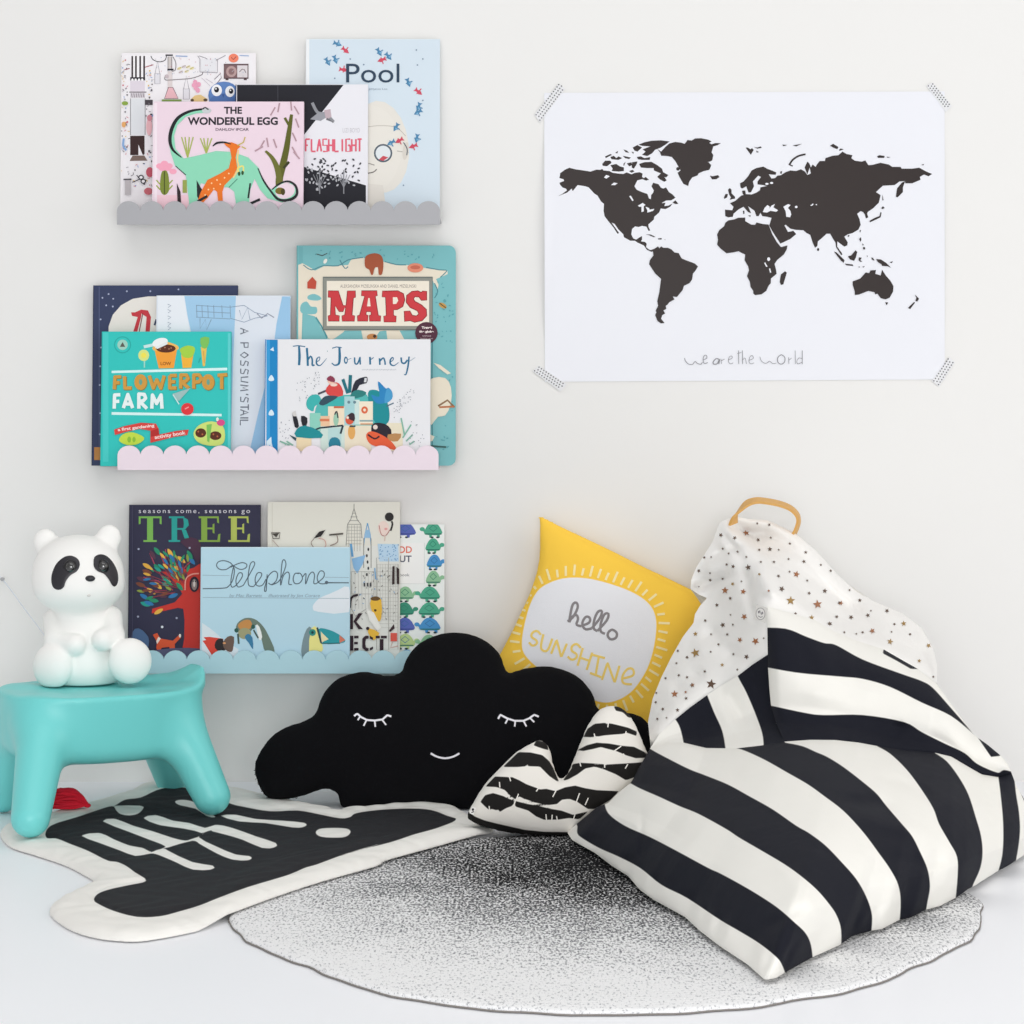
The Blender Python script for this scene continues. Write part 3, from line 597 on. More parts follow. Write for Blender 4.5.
for off, colr, w in ((4, '#8f7c3a', 26), (0, O_, 24)):
    for P in ([(105, 470), (110, 380), (155, 378)], [(106, 425), (145, 420)], [(180, 375), (182, 462), (232, 460)], [(360, 370), (390, 462), (415, 400), (445, 462), (470, 370)], [(510, 370), (510, 462), (560, 460)], [(510, 370), (562, 368)], [(510, 415), (552, 414)], [(590, 465), (592, 365), (632, 365), (645, 392), (625, 412), (596, 415), (650, 462)], [(686, 465), (686, 365), (725, 365), (742, 390), (725, 415), (690, 418)], [(890, 370), (890, 468)], [(860, 368), (930, 362)]):
        fat([(x + off, y + off) for x, y in P], colr, w)
    a.ell(298 + off, 418 + off, 46, 58, colr); a.ell(792 + off, 418 + off, 46, 58, colr)
a.ell(298, 418, 12, 22, '#6aa390'); a.ell(792, 418, 12, 22, '#6aa390')
for P in ([(105, 612), (108, 512), (150, 510)], [(106, 560), (142, 558)], [(172, 608), (205, 508), (240, 608)], [(190, 578), (225, 578)], [(285, 612), (285, 505), (325, 508), (335, 535), (318, 555), (290, 558), (345, 612)], [(380, 612), (385, 512), (415, 575), (448, 512), (455, 612)]): fat(P, '#e8f3f2', 25)
a.poly([(530, 505), (665, 460), (580, 555), (565, 550)], '#9fc0be'); a.line([(535, 510), (580, 580)], 8, '#c9e6e4'); a.ell(640, 615, 46, 44, '#e0393f'); a.line([(622, 615), (650, 600)], 8, '#f3a0a0')
a.poly([(105, 765), (180, 740), (300, 715), (410, 722), (430, 760), (385, 775), (290, 760), (200, 780), (110, 805)], '#d9443f'); a.poly([(370, 775), (430, 755), (435, 800), (370, 860)], '#b5302f'); a.poly([(370, 820), (440, 800), (560, 775), (650, 765), (640, 805), (540, 820), (440, 845), (370, 862)], '#d9443f')
a.text('a first gardening', 130, 738, 400, 768, '#f6dcd8', .03, rot=-7); a.text('activity book', 400, 790, 628, 826, '#f6dcd8', .03, rot=-9)
a.poly([(140, 845), (170, 800), (240, 785), (325, 825), (280, 870), (200, 878)], '#c4dd4c', 3); a.ell(215, 838, 14, 22, '#8fbf3f'); a.ell(250, 838, 12, 20, '#8fbf3f')
a.poly([(685, 790), (730, 730), (820, 705), (900, 740), (915, 830), (880, 880), (780, 880), (710, 850)], '#cfe07a', 3); a.ell(738, 790, 40, 34, '#5b2f22'); a.ell(845, 810, 44, 32, '#5b2f22'); a.poly([(780, 730), (820, 725), (800, 860), (785, 850)], '#7fc25e'); a.ell(885, 715, 30, 24, '#d94f8a'); a.ell(860, 690, 10, 14, '#ecebe0'); a.dots([(720, 780), (750, 800), (830, 800), (860, 815)], 7, '#b8653f')
a.build()
# ---------------- journey
a = book(266, 339.3, 430.4, LT2, 3.932, 4, .012, '#e9e9ec', 'white book with blue brush lettering and a busy animal townscape, front right of pink shelf', G2, spine='#1c78b8')
a.crop(265, 335, 6.0235)
a.rect(8, 28, 76, 800, '#1e86c4'); a.rect(8, 28, 30, 800, '#3a9bd6'); a.line([(78, 28), (78, 800)], 3, '#c9d6de')
for y in (262, 470): a.poly([(38, y - 22), (54, y), (50, y + 14), (26, y + 14), (22, y)], '#d9ecf5', 2)
a.poly([(30, 90), (50, 72), (54, 98)], '#d9ecf5'); a.poly([(10, 640), (38, 612), (40, 650), (50, 690), (38, 690), (28, 660), (12, 690)], '#d9ecf5')
B1, B2 = '#2d6f92', '#3f88a8'
a.line([(168, 68), (200, 64), (242, 70)], 6, B1); a.line([(205, 68), (208, 130), (205, 182)], [12, 16, 14], B1, 4); a.line([(252, 78), (256, 130), (258, 186)], 13, B1, 3); a.line([(258, 150), (275, 128), (285, 150), (285, 182), (298, 180)], 10, B1, 3); a.line([(306, 165), (328, 150), (328, 132), (312, 145), (312, 175), (335, 182), (372, 140)], [4, 5, 5, 8, 10, 6, 2], B1, 4)
a.line([(405, 80), (430, 72), (462, 76)], 6, B1); a.line([(448, 74), (450, 130), (445, 172), (420, 182), (402, 168)], [12, 16, 13, 8, 6], B1, 4); a.ell(487, 152, 12, 22, B1); a.ell(488, 152, 5, 12, '#e9e9ec'); a.line([(500, 148), (520, 140)], 3, B1); a.line([(540, 135), (542, 170), (558, 172), (572, 135)], 9, B1, 3); a.line([(572, 132), (574, 178)], 9, B1); a.line([(632, 132), (634, 178)], 11, B1); a.line([(634, 150), (655, 135)], 5, B1); a.line([(690, 140), (692, 180)], 10, B1); a.line([(692, 158), (712, 138), (722, 158), (724, 180)], 9, B1, 3); a.line([(752, 165), (772, 150), (770, 135), (756, 148), (756, 175), (778, 184), (805, 165)], [4, 5, 6, 9, 10, 6, 3], B1, 4); a.line([(820, 135), (824, 165), (842, 170), (858, 150)], 10, B1, 3); a.line([(868, 130), (862, 185), (850, 235), (838, 238)], [9, 10, 8, 5], B1, 4); a.line([(868, 160), (905, 135)], 2, B1); a.line([(375, 95), (378, 100)], 5, '#88aaaa'); [a.line([(x, 206), (x + 6, 213), (x + 12, 205), (x + 17, 212)], 2.5, '#b4b9c0') for x in range(584, 790, 21)]
TQ, DT = '#3fb3b0', '#1f8d95'
a.poly([(250, 400), (275, 365), (320, 360), (340, 400), (300, 430), (290, 460), (255, 440)], TQ, 3); a.poly([(300, 470), (330, 400), (420, 365), (520, 360), (600, 350), (640, 400), (740, 470), (730, 540), (640, 560), (420, 540), (310, 560)], '#57b8b4', 3); a.poly([(355, 400), (400, 370), (480, 372), (470, 425), (370, 430)], TQ, 3); a.poly([(620, 350), (660, 330), (700, 350), (735, 400), (750, 470), (740, 530), (680, 540), (640, 480)], DT, 3); a.poly([(640, 360), (690, 370), (680, 280), (725, 320), (750, 330), (755, 380), (720, 410), (670, 410)], '#2f86bf', 3); a.poly([(735, 320), (765, 340), (765, 385), (720, 410)], '#4a9ccc', 3); a.line([(730, 430), (775, 410)], 7, '#4a6a7c')
a.poly([(490, 355), (460, 270), (478, 262), (500, 330), (505, 240), (525, 242), (520, 345)], '#1f6f7c'); a.poly([(525, 330), (545, 275), (600, 252), (618, 258), (612, 290), (570, 302), (545, 350), (520, 355)], '#2b2d3a', 2); a.poly([(600, 258), (615, 260), (610, 285), (596, 285)], '#d8dadd')
a.poly([(520, 350), (560, 330), (610, 345), (590, 370), (520, 385)], '#2f7f7c', 2)
a.line([(320, 355), (370, 335)], 12, '#4a4a57'); a.poly([(365, 340), (385, 300), (430, 285), (460, 310), (470, 365), (400, 370)], '#d94a48', 2); a.ell(398, 272, 22, 24, '#efc2ae'); a.poly([(372, 262), (395, 245), (420, 262), (418, 285), (380, 275)], '#8c3a52', 2); a.ell(415, 300, 22, 10, '#f0d5c8'); a.poly([(325, 412), (350, 378), (380, 365), (440, 370), (400, 400), (350, 425)], '#35505e', 2)
for (x0, y0, x1, y1, c_) in ((380, 430, 482, 545, '#f1dfc4'), (478, 370, 540, 545, '#a9d3d6'), (540, 390, 570, 540, '#cfe3de'), (568, 400, 650, 540, '#f3e6d0'), (330, 488, 390, 550, '#ecc39f'), (335, 550, 480, 700, '#cfe0d8'), (480, 545, 640, 700, '#eadfc8'), (380, 560, 460, 700, '#b9d8d6'), (190, 615, 280, 700, '#ecd9b4'), (270, 470, 335, 580, '#8fd0bf'), (735, 530, 830, 700, '#e8dfc6')): a.rect(x0, y0, x1, y1, c_)
a.ell(600, 452, 20, 22, '#dd6a45'); a.ell(600, 452, 8, 9, '#f3e6d0'); a.rect(570, 512, 650, 522, '#8fa9ab'); a.rect(575, 532, 650, 540, '#d99a72'); a.line([(415, 435), (475, 435)], 12, '#c96a4a'); a.rect(330, 505, 388, 520, '#d97f5a'); a.ell(505, 405, 9, 9, '#6b8a94'); a.ell(540, 405, 9, 9, '#6b8a94')
a.poly([(388, 680), (390, 630), (420, 615), (450, 632), (452, 680)], '#2b7f97', 2); a.line([(280, 580), (330, 560), (470, 545)], 10, '#2b3a44'); a.line([(470, 545), (455, 595)], 12, '#2b3a44'); a.ell(428, 510, 16, 38, '#9fc8b0'); a.line([(420, 480), (432, 460), (440, 500)], 8, '#2b3a3f', 3); a.ell(510, 510, 26, 30, '#d85a40'); a.poly([(495, 495), (520, 468), (540, 480), (538, 520)], '#3a2c34', 2); a.ell(498, 498, 8, 8, '#efe0d0'); a.ell(522, 585, 22, 44, '#e0a860'); a.rect(510, 545, 545, 555, '#3a4a4c')
a.poly([(640, 560), (660, 530), (720, 535), (760, 570), (755, 630), (700, 610), (650, 600)], '#2b2630', 2); a.ell(665, 555, 14, 14, '#e6d5cc'); a.poly([(610, 600), (640, 580), (700, 600), (760, 640), (790, 690), (720, 680), (650, 665), (620, 640)], '#e2603c', 3); a.line([(620, 600), (660, 625), (690, 610)], 10, '#3a2028', 3); a.poly([(740, 600), (820, 595), (800, 640), (750, 635)], '#b98a58', 2)
a.poly([(165, 470), (185, 475), (205, 550), (180, 555)], '#26262e', 2); a.poly([(218, 488), (255, 500), (250, 545), (225, 545)], '#26262e', 2); a.poly([(162, 470), (185, 455), (190, 490), (172, 490)], '#d5d2d0'); a.poly([(190, 570), (240, 545), (330, 580), (340, 620), (190, 615)], DT, 2); a.poly([(145, 600), (190, 620), (185, 640)], '#2b4c58')
for P in ([(830, 620), (880, 540)], [(840, 600), (820, 500)], [(850, 640), (890, 600)], [(870, 660), (900, 640)], [(130, 640), (170, 665)], [(90, 640), (150, 665)]): a.line(P, 9, '#86b8a4')
for i in range(110):
    k = i % 3; x, y = (rs2.uniform(190, 330), 0) if k == 0 else ((rs2.uniform(770, 900), 0) if k == 1 else (rs2.choice([rs2.uniform(85, 150), rs2.uniform(860, 960)]), rs2.uniform(510, 670)))
    if k == 0: y = 330 - (x - 190) * .5 + rs2.uniform(-50, 80)
    if k == 1: y = 450 - (x - 770) * 1.1 + rs2.uniform(-20, 60)
    a.ell(x, y, 3, 3, '#8b8f99', n=6)
a.build()
# ---------------- tree
a = book(130, 504.8, 260.3, LT3, 3.966, 3.5, .010, '#37364c', 'dark navy book with a red tree and small fox, left on blue shelf', G3, spine='#2c2b3e')
a.crop(110, 490, 5.39)
a.text('seasons come, seasons go', 155, 108, 755, 132, '#dfdce4', .0, space=1.35)
def serif(P, c_):
    for p in P: a.poly(p, c_)
c1, c2, c3_, c4_ = '#7cb657', '#2e9f97', '#86a84a', '#b3bf5f'
serif([[(200, 145), (232, 145), (232, 275), (200, 275)], [(155, 142), (278, 142), (278, 152), (155, 152)], [(155, 142), (165, 142), (165, 182), (155, 185)], [(268, 142), (278, 142), (278, 185), (268, 182)], [(180, 270), (252, 270), (252, 280), (180, 280)]], c1)
serif([[(332, 145), (362, 145), (362, 275), (332, 275)], [(318, 142), (400, 142), (400, 152), (318, 152)], [(316, 270), (378, 270), (378, 280), (316, 280)], [(395, 145), (420, 160), (425, 190), (405, 212), (395, 212), (398, 180), (395, 155)], [(362, 205), (400, 205), (400, 214), (362, 214)], [(385, 210), (410, 215), (428, 262), (440, 268), (430, 280), (405, 270)]], c2)
for x0, cc_ in ((478, c3_), (638, c4_)):
    serif([[(x0 + 14, 145), (x0 + 46, 145), (x0 + 46, 275), (x0 + 14, 275)], [(x0, 142), (x0 + 108, 142), (x0 + 108, 152), (x0, 152)], [(x0, 270), (x0 + 115, 270), (x0 + 115, 280), (x0, 280)], [(x0 + 98, 145), (x0 + 108, 145), (x0 + 110, 180), (x0 + 100, 175)], [(x0 + 105, 240), (x0 + 117, 235), (x0 + 115, 280), (x0 + 100, 278)], [(x0 + 46, 202), (x0 + 82, 202), (x0 + 82, 212), (x0 + 46, 212)], [(x0 + 75, 185), (x0 + 85, 180), (x0 + 85, 235), (x0 + 75, 230)]], cc_)
RD = '#cb3a33'
a.poly([(385, 890), (400, 800), (402, 700), (395, 640), (365, 635), (300, 650), (225, 665), (228, 640), (300, 620), (350, 605), (390, 560), (370, 520), (330, 480), (280, 440), (300, 440), (350, 480), (395, 490), (390, 440), (330, 390), (345, 385), (410, 430), (450, 420), (480, 400), (520, 380), (520, 890)], RD)
for P in ([(300, 500), (240, 400), (215, 340)], [(320, 480), (290, 390), (265, 330)], [(330, 470), (300, 400), (300, 320)], [(350, 470), (400, 420), (440, 380)], [(340, 540), (260, 490), (180, 470)], [(350, 560), (250, 550), (180, 520)]): a.line(P, 6, '#a8435a')
L5 = ['#e6b34d', '#2f8f6b', '#3579ae', '#2a9c8f', '#5a3b4c', '#7d4a3a', '#8fa04a']
for x, y, c_, r in ((200, 410, 0, 30), (258, 515, 0, 40), (222, 545, 0, 35), (325, 340, 0, 60), (385, 375, 0, 40), (358, 420, 0, 20), (262, 655, 0, -30), (335, 370, 2, 60), (440, 380, 2, 50), (185, 575, 2, 30), (340, 570, 2, -20), (190, 615, 3, 20), (255, 330, 1, 50), (255, 420, 1, 50), (340, 455, 3, 60), (375, 520, 1, 50), (430, 350, 1, 60), (235, 595, 1, 10), (310, 520, 6, 50), (215, 470, 4, 30), (300, 420, 4, 60), (230, 350, 4, 60), (165, 510, 5, 20), (280, 570, 4, 10), (200, 440, 5, 20), (395, 450, 5, 60), (210, 610, 2, 20), (170, 480, 4, 20), (240, 510, 5, 30)):
    t = math.radians(r); P = [(1.15, 0), (.4, .55), (-.5, .5), (-1.1, 0), (-.5, -.5), (.4, -.55)]; a.poly([(x + 25 * (p * math.cos(t) - .75 * q * math.sin(t)), y + 25 * (p * math.sin(t) + .75 * q * math.cos(t))) for p, q in P], L5[c_], 2)
rs3 = np.random.default_rng(21)
for i in range(44):
    q = rs3.uniform(math.radians(165), math.radians(285)); d = rs3.uniform(70, 215); x, y = 400 + d * math.cos(q) * 1.12, 540 + d * math.sin(q); t = q + rs3.normal(0, .25); c_ = L5[rs3.integers(7)]
    a.line([(400 + .5 * d * math.cos(q), 540 + .5 * d * math.sin(q)), (x, y)], 4, '#8a3d4c' if i % 3 else '#7d4a3a'); a.poly([(x + 20 * (p * math.cos(t) - .6 * w_ * math.sin(t)), y + 20 * (p * math.sin(t) + .6 * w_ * math.cos(t))) for p, w_ in [(1.15, 0), (.4, .55), (-.5, .5), (-1.1, 0), (-.5, -.5), (.4, -.55)]], c_, 2)
a.poly([(380, 280), (440, 255), (490, 290), (480, 400), (440, 330)], '#4d3346', 2)
a.line([(405, 540), (410, 480), (440, 455), (480, 450)], 7, '#e99a8e', 4); a.ell(455, 508, 26, 42, '#2b2430'); a.ell(455, 510, 15, 30, '#8f7e7a'); a.ell(455, 505, 6, 18, '#d6cdc6'); a.ell(449, 492, 4, 4, '#26262e'); a.ell(461, 492, 4, 4, '#26262e')
a.poly([(232, 780), (255, 770), (272, 800), (340, 812), (380, 775), (383, 795), (350, 830), (352, 870), (330, 885), (320, 845), (280, 850), (262, 880), (250, 850), (255, 820)], '#dc5a38'); a.poly([(262, 790), (275, 800), (255, 830), (250, 815)], '#f3e5da'); a.ell(378, 785, 6, 10, '#f3e5da')
a.poly([(120, 890), (120, 770), (155, 745), (195, 775), (212, 815), (190, 890)], '#506a90', 2); a.poly([(200, 890), (260, 860), (420, 850), (520, 870), (520, 960), (120, 960), (120, 890)], '#5c5f7c', 2)
a.dots([(155, 318), (152, 682), (360, 690), (430, 312)], 6, '#a9acc2'); a.ell(282, 738, 7, 7, '#dfe2ea'); a.line([(122, 85), (122, 960)], 3, '#4c4b62')
a.build()
# ---------------- turtle book (behind)
a = book(352, 524.3, 444.4, LT3, 3.974, 2, .008, '#f0f0ee', 'white book with rows of small green and blue turtles, right end of blue shelf', G3)
a.crop(270, 490, 5.39)
a.rect(690, 185, 940, 960, '#eef1ee'); a.rect(698, 285, 832, 505, '#f3f2f0'); a.line([(832, 285), (832, 505), (698, 505)], 3, '#d5d8d5')
a.text('ODD', 655, 303, 765, 340, '#e0705a', .02); a.text('OUT', 655, 353, 763, 389, '#52566a', .02); a.text('book', 700, 450, 752, 465, '#6a6a70')
def turtle(x, y, c_, flip=1, s=1, hd=True):
    sh = {'g': '#4fa98a', 'b': '#4a93cb', 'p': '#5a68b4', 'l': '#8fbf98', 'y': '#b9cf8f', 'd': '#3c9076'}[c_]; X = lambda p: x + flip * p * s
    for px in (-28, 22): a.poly([(X(px), y + 20), (X(px + 18), y + 20), (X(px + 20), y + 42), (X(px + 4), y + 42)], sh)
    if hd: a.line([(X(-42), y + 14), (X(-62), y), (X(-70), y - 4)], 14, sh); a.ell(X(-70), y - 4, 14, 11, sh)
    a.poly([(X(-52), y + 25), (X(-48), y - 8), (X(-22), y - 36), (X(12), y - 38), (X(42), y - 14), (X(52), y + 25)], sh, 3); a.line([(X(-50), y + 22), (X(52), y + 22)], 6, '#2f6f60' if c_ != 'p' else '#3d4a8c')
    a.line([(X(-25), y - 8), (X(0), y - 26), (X(25), y - 8), (X(0), y + 8)], 4, '#2f7f6a' if c_ in 'gld' else '#34679c', closed=True); a.ell(X(-8), y + 40, 9, 5, '#2e3b40'); a.ell(X(28), y + 40, 9, 5, '#2e3b40')
for (x, y, c_, fl_, s_) in ((728, 215, 'p', -1, 1), (880, 215, 'g', 1, .85), (878, 300, 'g', -1, .7), (885, 388, 'b', -1, .7), (880, 475, 'l', -1, .7), (728, 560, 'l', -1, .8), (862, 560, 'g', 1, .95), (722, 645, 'd', -1, .9), (858, 645, 'g', -1, 1), (725, 728, 'p', -1, .95), (862, 728, 'b', 1, 1), (728, 815, 'y', -1, .9), (858, 820, 'l', 1, .9), (735, 900, 'b', -1, .9)): turtle(x, y, c_, fl_, s_, c_ != 'p')
a.build()
# ---------------- city sketchbook
a = book(268.6, 502, 400, LT3, 3.960, 2.5, .010, '#e4e1d6', 'cream book of sketched city towers with stencil lettering, behind the light blue book', G3)
a.crop(270, 490, 5.39)
ol_ = '#8c8a84'; bl = '#6aa3d0'
a.rect(430, 300, 698, 960, '#e2e2dc'); a.line([(12, 70), (12, 960)], 3, '#d2cec0')
a.line([(453, 75), (453, 110)], 4, ol_); a.line([(453, 100), (435, 160), (418, 185), (410, 300)], 4, ol_); a.line([(453, 100), (470, 160), (490, 185), (496, 260)], 4, ol_)
for y in (125, 145, 165, 185): a.line([(453 - (y - 95) * .38, y), (453 + (y - 95) * .38, y)], 3, ol_)
for y in range(200, 300, 18): a.line([(412, y), (494, y)], 2.5, '#aaa79f')
for x in (425, 440, 455, 470, 485): a.line([(x, 190), (x, 330)], 2.5, '#aaa79f')
a.line([(526, 178), (512, 240), (505, 300)], 5, bl); a.line([(526, 178), (540, 240), (545, 300)], 5, bl); a.poly([(515, 215), (537, 215), (542, 258), (508, 258)], '#93bbdb'); a.line([(505, 260), (505, 420)], 4, ol_); a.line([(545, 260), (545, 420)], 4, ol_)
for y in range(320, 480, 34): a.ell(522 + (y % 3) * 4, y, 5, 9, '#3a3a3e')
a.poly([(440, 370), (515, 350), (500, 400), (470, 450), (450, 420)], '#8fbbe0'); a.line([(436, 290), (445, 360)], 12, bl)
a.ell(612, 205, 30, 38, '#ecd6cc'); a.line([(588, 190), (600, 240), (625, 245), (645, 215)], 4, '#b06a66', 3); a.ell(643, 145, 24, 24, '#2f2c2c'); a.line([(655, 168), (660, 185), (650, 220)], 10, '#3a3636', 3); a.ell(625, 210, 9, 7, '#e3a4a0'); a.line([(620, 245), (618, 275)], 6, '#d5beb2')
a.poly([(580, 290), (690, 292), (695, 385), (590, 385)], '#bcd6ea'); 
for i in range(40): a.ell(rs2.uniform(582, 692), rs2.uniform(295, 382), 4, 3, '#7aa5cc', n=6)
for x0, y0, x1, y1 in ((575, 365, 640, 860), (440, 440, 560, 560), (640, 400, 690, 860), (560, 520, 640, 640)): a.line([(x0, y0), (x1, y0), (x1, y1), (x0, y1)], 3, '#a5a39c', closed=True)
for x in range(580, 700, 14): a.line([(x, 400), (x, 700)], 1.8, '#b9b7b0')
for y in range(400, 760, 20): a.line([(578, y), (690, y)], 1.8, '#bdbbb4')
for x in range(440, 575, 18): a.line([(x, 440), (x + 3, 640)], 1.8, '#b9b7b0')
for i in range(70): a.line([(x := rs2.uniform(436, 690), y := rs2.uniform(430, 700)), (x + rs2.uniform(-8, 8), y + rs2.uniform(4, 12))], 4, rs2.choice(['#54524f', '#8c8a84', '#8c8a84', '#7aa5cc']))
a.poly([(660, 412), (672, 408), (672, 508), (658, 508)], '#3a2e2e'); a.poly([(682, 415), (697, 425), (697, 508), (684, 506)], '#3a2e2e'); a.line([(565, 420), (570, 480), (580, 480)], 6, bl)
for x in (505, 522, 538): a.rect(x, 500, x + 9, 520, '#4a4a4e')
a.line([(432, 635), (436, 590), (450, 572), (475, 565)], 12, '#33272e', 4); a.line([(440, 640), (460, 680), (520, 640), (560, 700)], 3, ol_)
a.poly([(545, 590), (600, 588), (600, 690), (580, 705), (545, 640)], '#e9b842', 2); a.ell(568, 585, 26, 12, '#6a4f2f'); a.ell(568, 648, 7, 7, '#5a4020'); a.poly([(520, 640), (560, 660), (600, 740), (580, 760), (535, 700)], '#eeece6'); a.poly([(535, 745), (590, 770), (560, 810), (530, 770)], '#e9b842', 2)
a.poly([(640, 760), (668, 722), (672, 745), (650, 765)], '#3a2a2e'); a.rect(650, 770, 685, 815, '#d9584c'); a.line([(660, 820), (650, 850), (690, 840)], 6, '#c9a9a0')
IN = '#33222c'
a.rect(428, 668, 448, 750, IN); a.poly([(450, 708), (478, 664), (500, 664), (466, 710), (502, 750), (478, 750)], IN); a.ell(527, 746, 9, 9, IN)
a.rect(430, 785, 450, 865, IN); a.rect(454, 785, 478, 799, IN); a.rect(454, 818, 474, 831, IN); a.rect(454, 851, 478, 865, IN)
a.poly([(498, 800), (515, 785), (532, 785), (532, 799), (518, 803), (514, 826), (518, 848), (532, 852), (532, 866), (515, 866), (498, 850)], IN); a.poly([(538, 785), (556, 795), (556, 808), (538, 800)], IN); a.poly([(538, 866), (556, 856), (556, 843), (538, 851)], IN)
a.rect(570, 785, 592, 799, IN); a.rect(592, 803, 612, 865, IN); a.rect(598, 785, 630, 799, IN)
a.line([(8, 230), (55, 230), (50, 262), (18, 262)], 5, '#5a5550', closed=True); a.poly([(10, 235), (50, 232), (35, 255)], '#4a4540'); a.line([(15, 270), (50, 310)], 4, '#b9a9a0')
a.poly([(235, 262), (265, 225), (300, 215), (275, 250)], '#2f2b2c'); a.line([(238, 262), (222, 285), (238, 312)], 4, '#8c7a72', 3); a.line([(262, 260), (295, 270), (300, 305), (265, 310)], 4, '#c9948a', 3); a.line([(320, 242), (395, 235)], 9, '#55504a'); a.line([(360, 240), (365, 280), (325, 300)], 5, '#8c7a72', 3)
a.build()
# ---------------- telephone
a = book(201.8, 547, 350, LT3, 3.936, 4, .010, '#bcdcea', 'light blue book with looping wire lettering, a duck and a toucan, front of blue shelf', G3)
a.crop(195, 540, 6.4)
a.poly([(985, 300), (920, 318), (860, 345), (800, 370), (760, 410), (755, 440), (790, 460), (985, 462)], '#e6ecf2', 2); a.poly([(45, 530), (90, 560), (140, 600), (180, 640), (280, 700), (260, 760), (45, 760)], '#dfe9ef'); a.poly([(45, 45), (985, 45), (985, 52), (45, 52)], '#d3e8f2')
ph = '#5c6b77'
a.line([(48, 225), (220, 228)], 3, '#93aab8'); a.line([(830, 238), (985, 240)], 3, '#93aab8'); a.line([(50, 368), (985, 374)], 3, '#93aab8')
for P in ([(50, 312), (180, 308), (212, 298), (240, 260), (252, 200), (240, 165), (200, 188), (160, 188), (138, 165), (150, 140), (185, 132), (225, 145), (245, 165), (290, 188), (325, 178), (330, 155), (300, 145), (255, 160), (228, 175)],
          [(245, 175), (230, 260), (235, 300), (262, 290), (300, 240), (300, 212), (278, 215), (262, 260), (275, 300), (310, 290)], [(310, 290), (360, 200), (382, 155), (372, 138), (352, 160), (340, 240), (345, 290), (375, 298)], [(375, 298), (420, 240), (425, 212), (400, 212), (385, 250), (395, 290), (430, 290), (455, 250)], [(462, 220), (458, 290), (455, 325), (445, 325), (450, 290), (470, 230), (505, 200), (528, 215), (520, 260), (490, 285), (470, 275)], [(490, 288), (540, 260), (580, 170), (575, 130), (560, 135), (552, 200), (548, 290), (565, 230), (592, 205), (605, 225), (600, 280), (620, 285)], [(665, 215), (640, 215), (628, 250), (640, 278), (670, 275), (688, 245), (675, 215), (655, 212)], [(690, 235), (710, 215), (708, 282), (730, 225), (752, 205), (765, 225), (760, 275), (775, 280)], [(775, 280), (822, 240), (825, 205), (800, 200), (782, 240), (795, 275), (828, 280), (845, 268), (850, 272), (985, 274)]):
    a.line(P, 6.5, ph, 5)
a.ell(842, 272, 11, 11, ph); a.line([(50, 312), (170, 310)], 5, ph); a.line([(850, 275), (985, 274)], 5, ph)
a.text('by Mac Barnett', 220, 345, 430, 372, '#8ea3b2', shear=.25); a.text('illustrated by Jen Corace', 470, 345, 800, 372, '#8ea3b2', shear=.25)
a.poly([(120, 755), (60, 660), (48, 645), (72, 640), (55, 622), (95, 620), (180, 632), (190, 690), (165, 712), (140, 715)], '#dd4a3c'); a.poly([(130, 655), (150, 632), (180, 635), (185, 680), (200, 700), (160, 715), (128, 690)], '#2f2a2c', 2); a.poly([(185, 690), (180, 655), (210, 618), (250, 620), (245, 690), (235, 715), (210, 712)], '#6f5a50', 2); a.ell(188, 660, 10, 6, '#e3a06a')
a.poly([(262, 590), (270, 535), (320, 500), (380, 505), (430, 545), (470, 610), (510, 712), (450, 712), (430, 650), (410, 580), (385, 545), (350, 590), (280, 590)], '#6f8074', 3); a.poly([(275, 545), (310, 515), (350, 512), (365, 545), (340, 575), (295, 575)], '#c98f52', 3); a.ell(318, 598, 42, 36, '#a3a07a'); a.poly([(318, 622), (340, 600), (368, 625), (372, 700), (345, 660)], '#3f7fa5', 2); a.poly([(390, 545), (412, 555), (430, 620), (412, 640)], '#eef0ee', 2); a.ell(265, 578, 13, 14, '#2f5a52'); a.ell(372, 555, 13, 14, '#2f5a52'); a.line([(275, 600), (280, 665)], 12, '#4a5a52'); a.line([(375, 575), (405, 628)], 10, '#4a5a52')
a.poly([(680, 712), (690, 640), (715, 570), (745, 562), (735, 700), (705, 755), (690, 752)], '#7f9398', 2); a.poly([(745, 565), (790, 570), (820, 700), (790, 712), (730, 712)], '#eee58f', 2); a.poly([(790, 570), (860, 575), (930, 610), (962, 645), (930, 660), (820, 660)], '#2f9aa3', 3); a.poly([(925, 608), (962, 640), (925, 660)], '#d97a62'); a.poly([(805, 585), (855, 635), (810, 655)], '#efe0b0'); a.line([(782, 560), (808, 660)], 12, '#2d4a4e'); a.line([(808, 662), (930, 660)], 7, '#2d6a6e'); a.ell(752, 592, 22, 22, '#2f8f86'); a.ell(752, 592, 9, 9, '#1d3a3c')
a.build()
# ================================================================ world map print held by tape
PZm = D - .0012
pt0 = W(744, 380, PZm)
poster = thing('map_poster', (pt0[0], 0, pt0[2]), 'large white wall print of a black world map with thin lettering below', 'poster')
mb = MB(); pc = [(544.2, 92.8), (944.6, 91.4), (944.8, 379.4), (544.8, 381.8)]
pm_ = ink('#e9eaf0', .35)
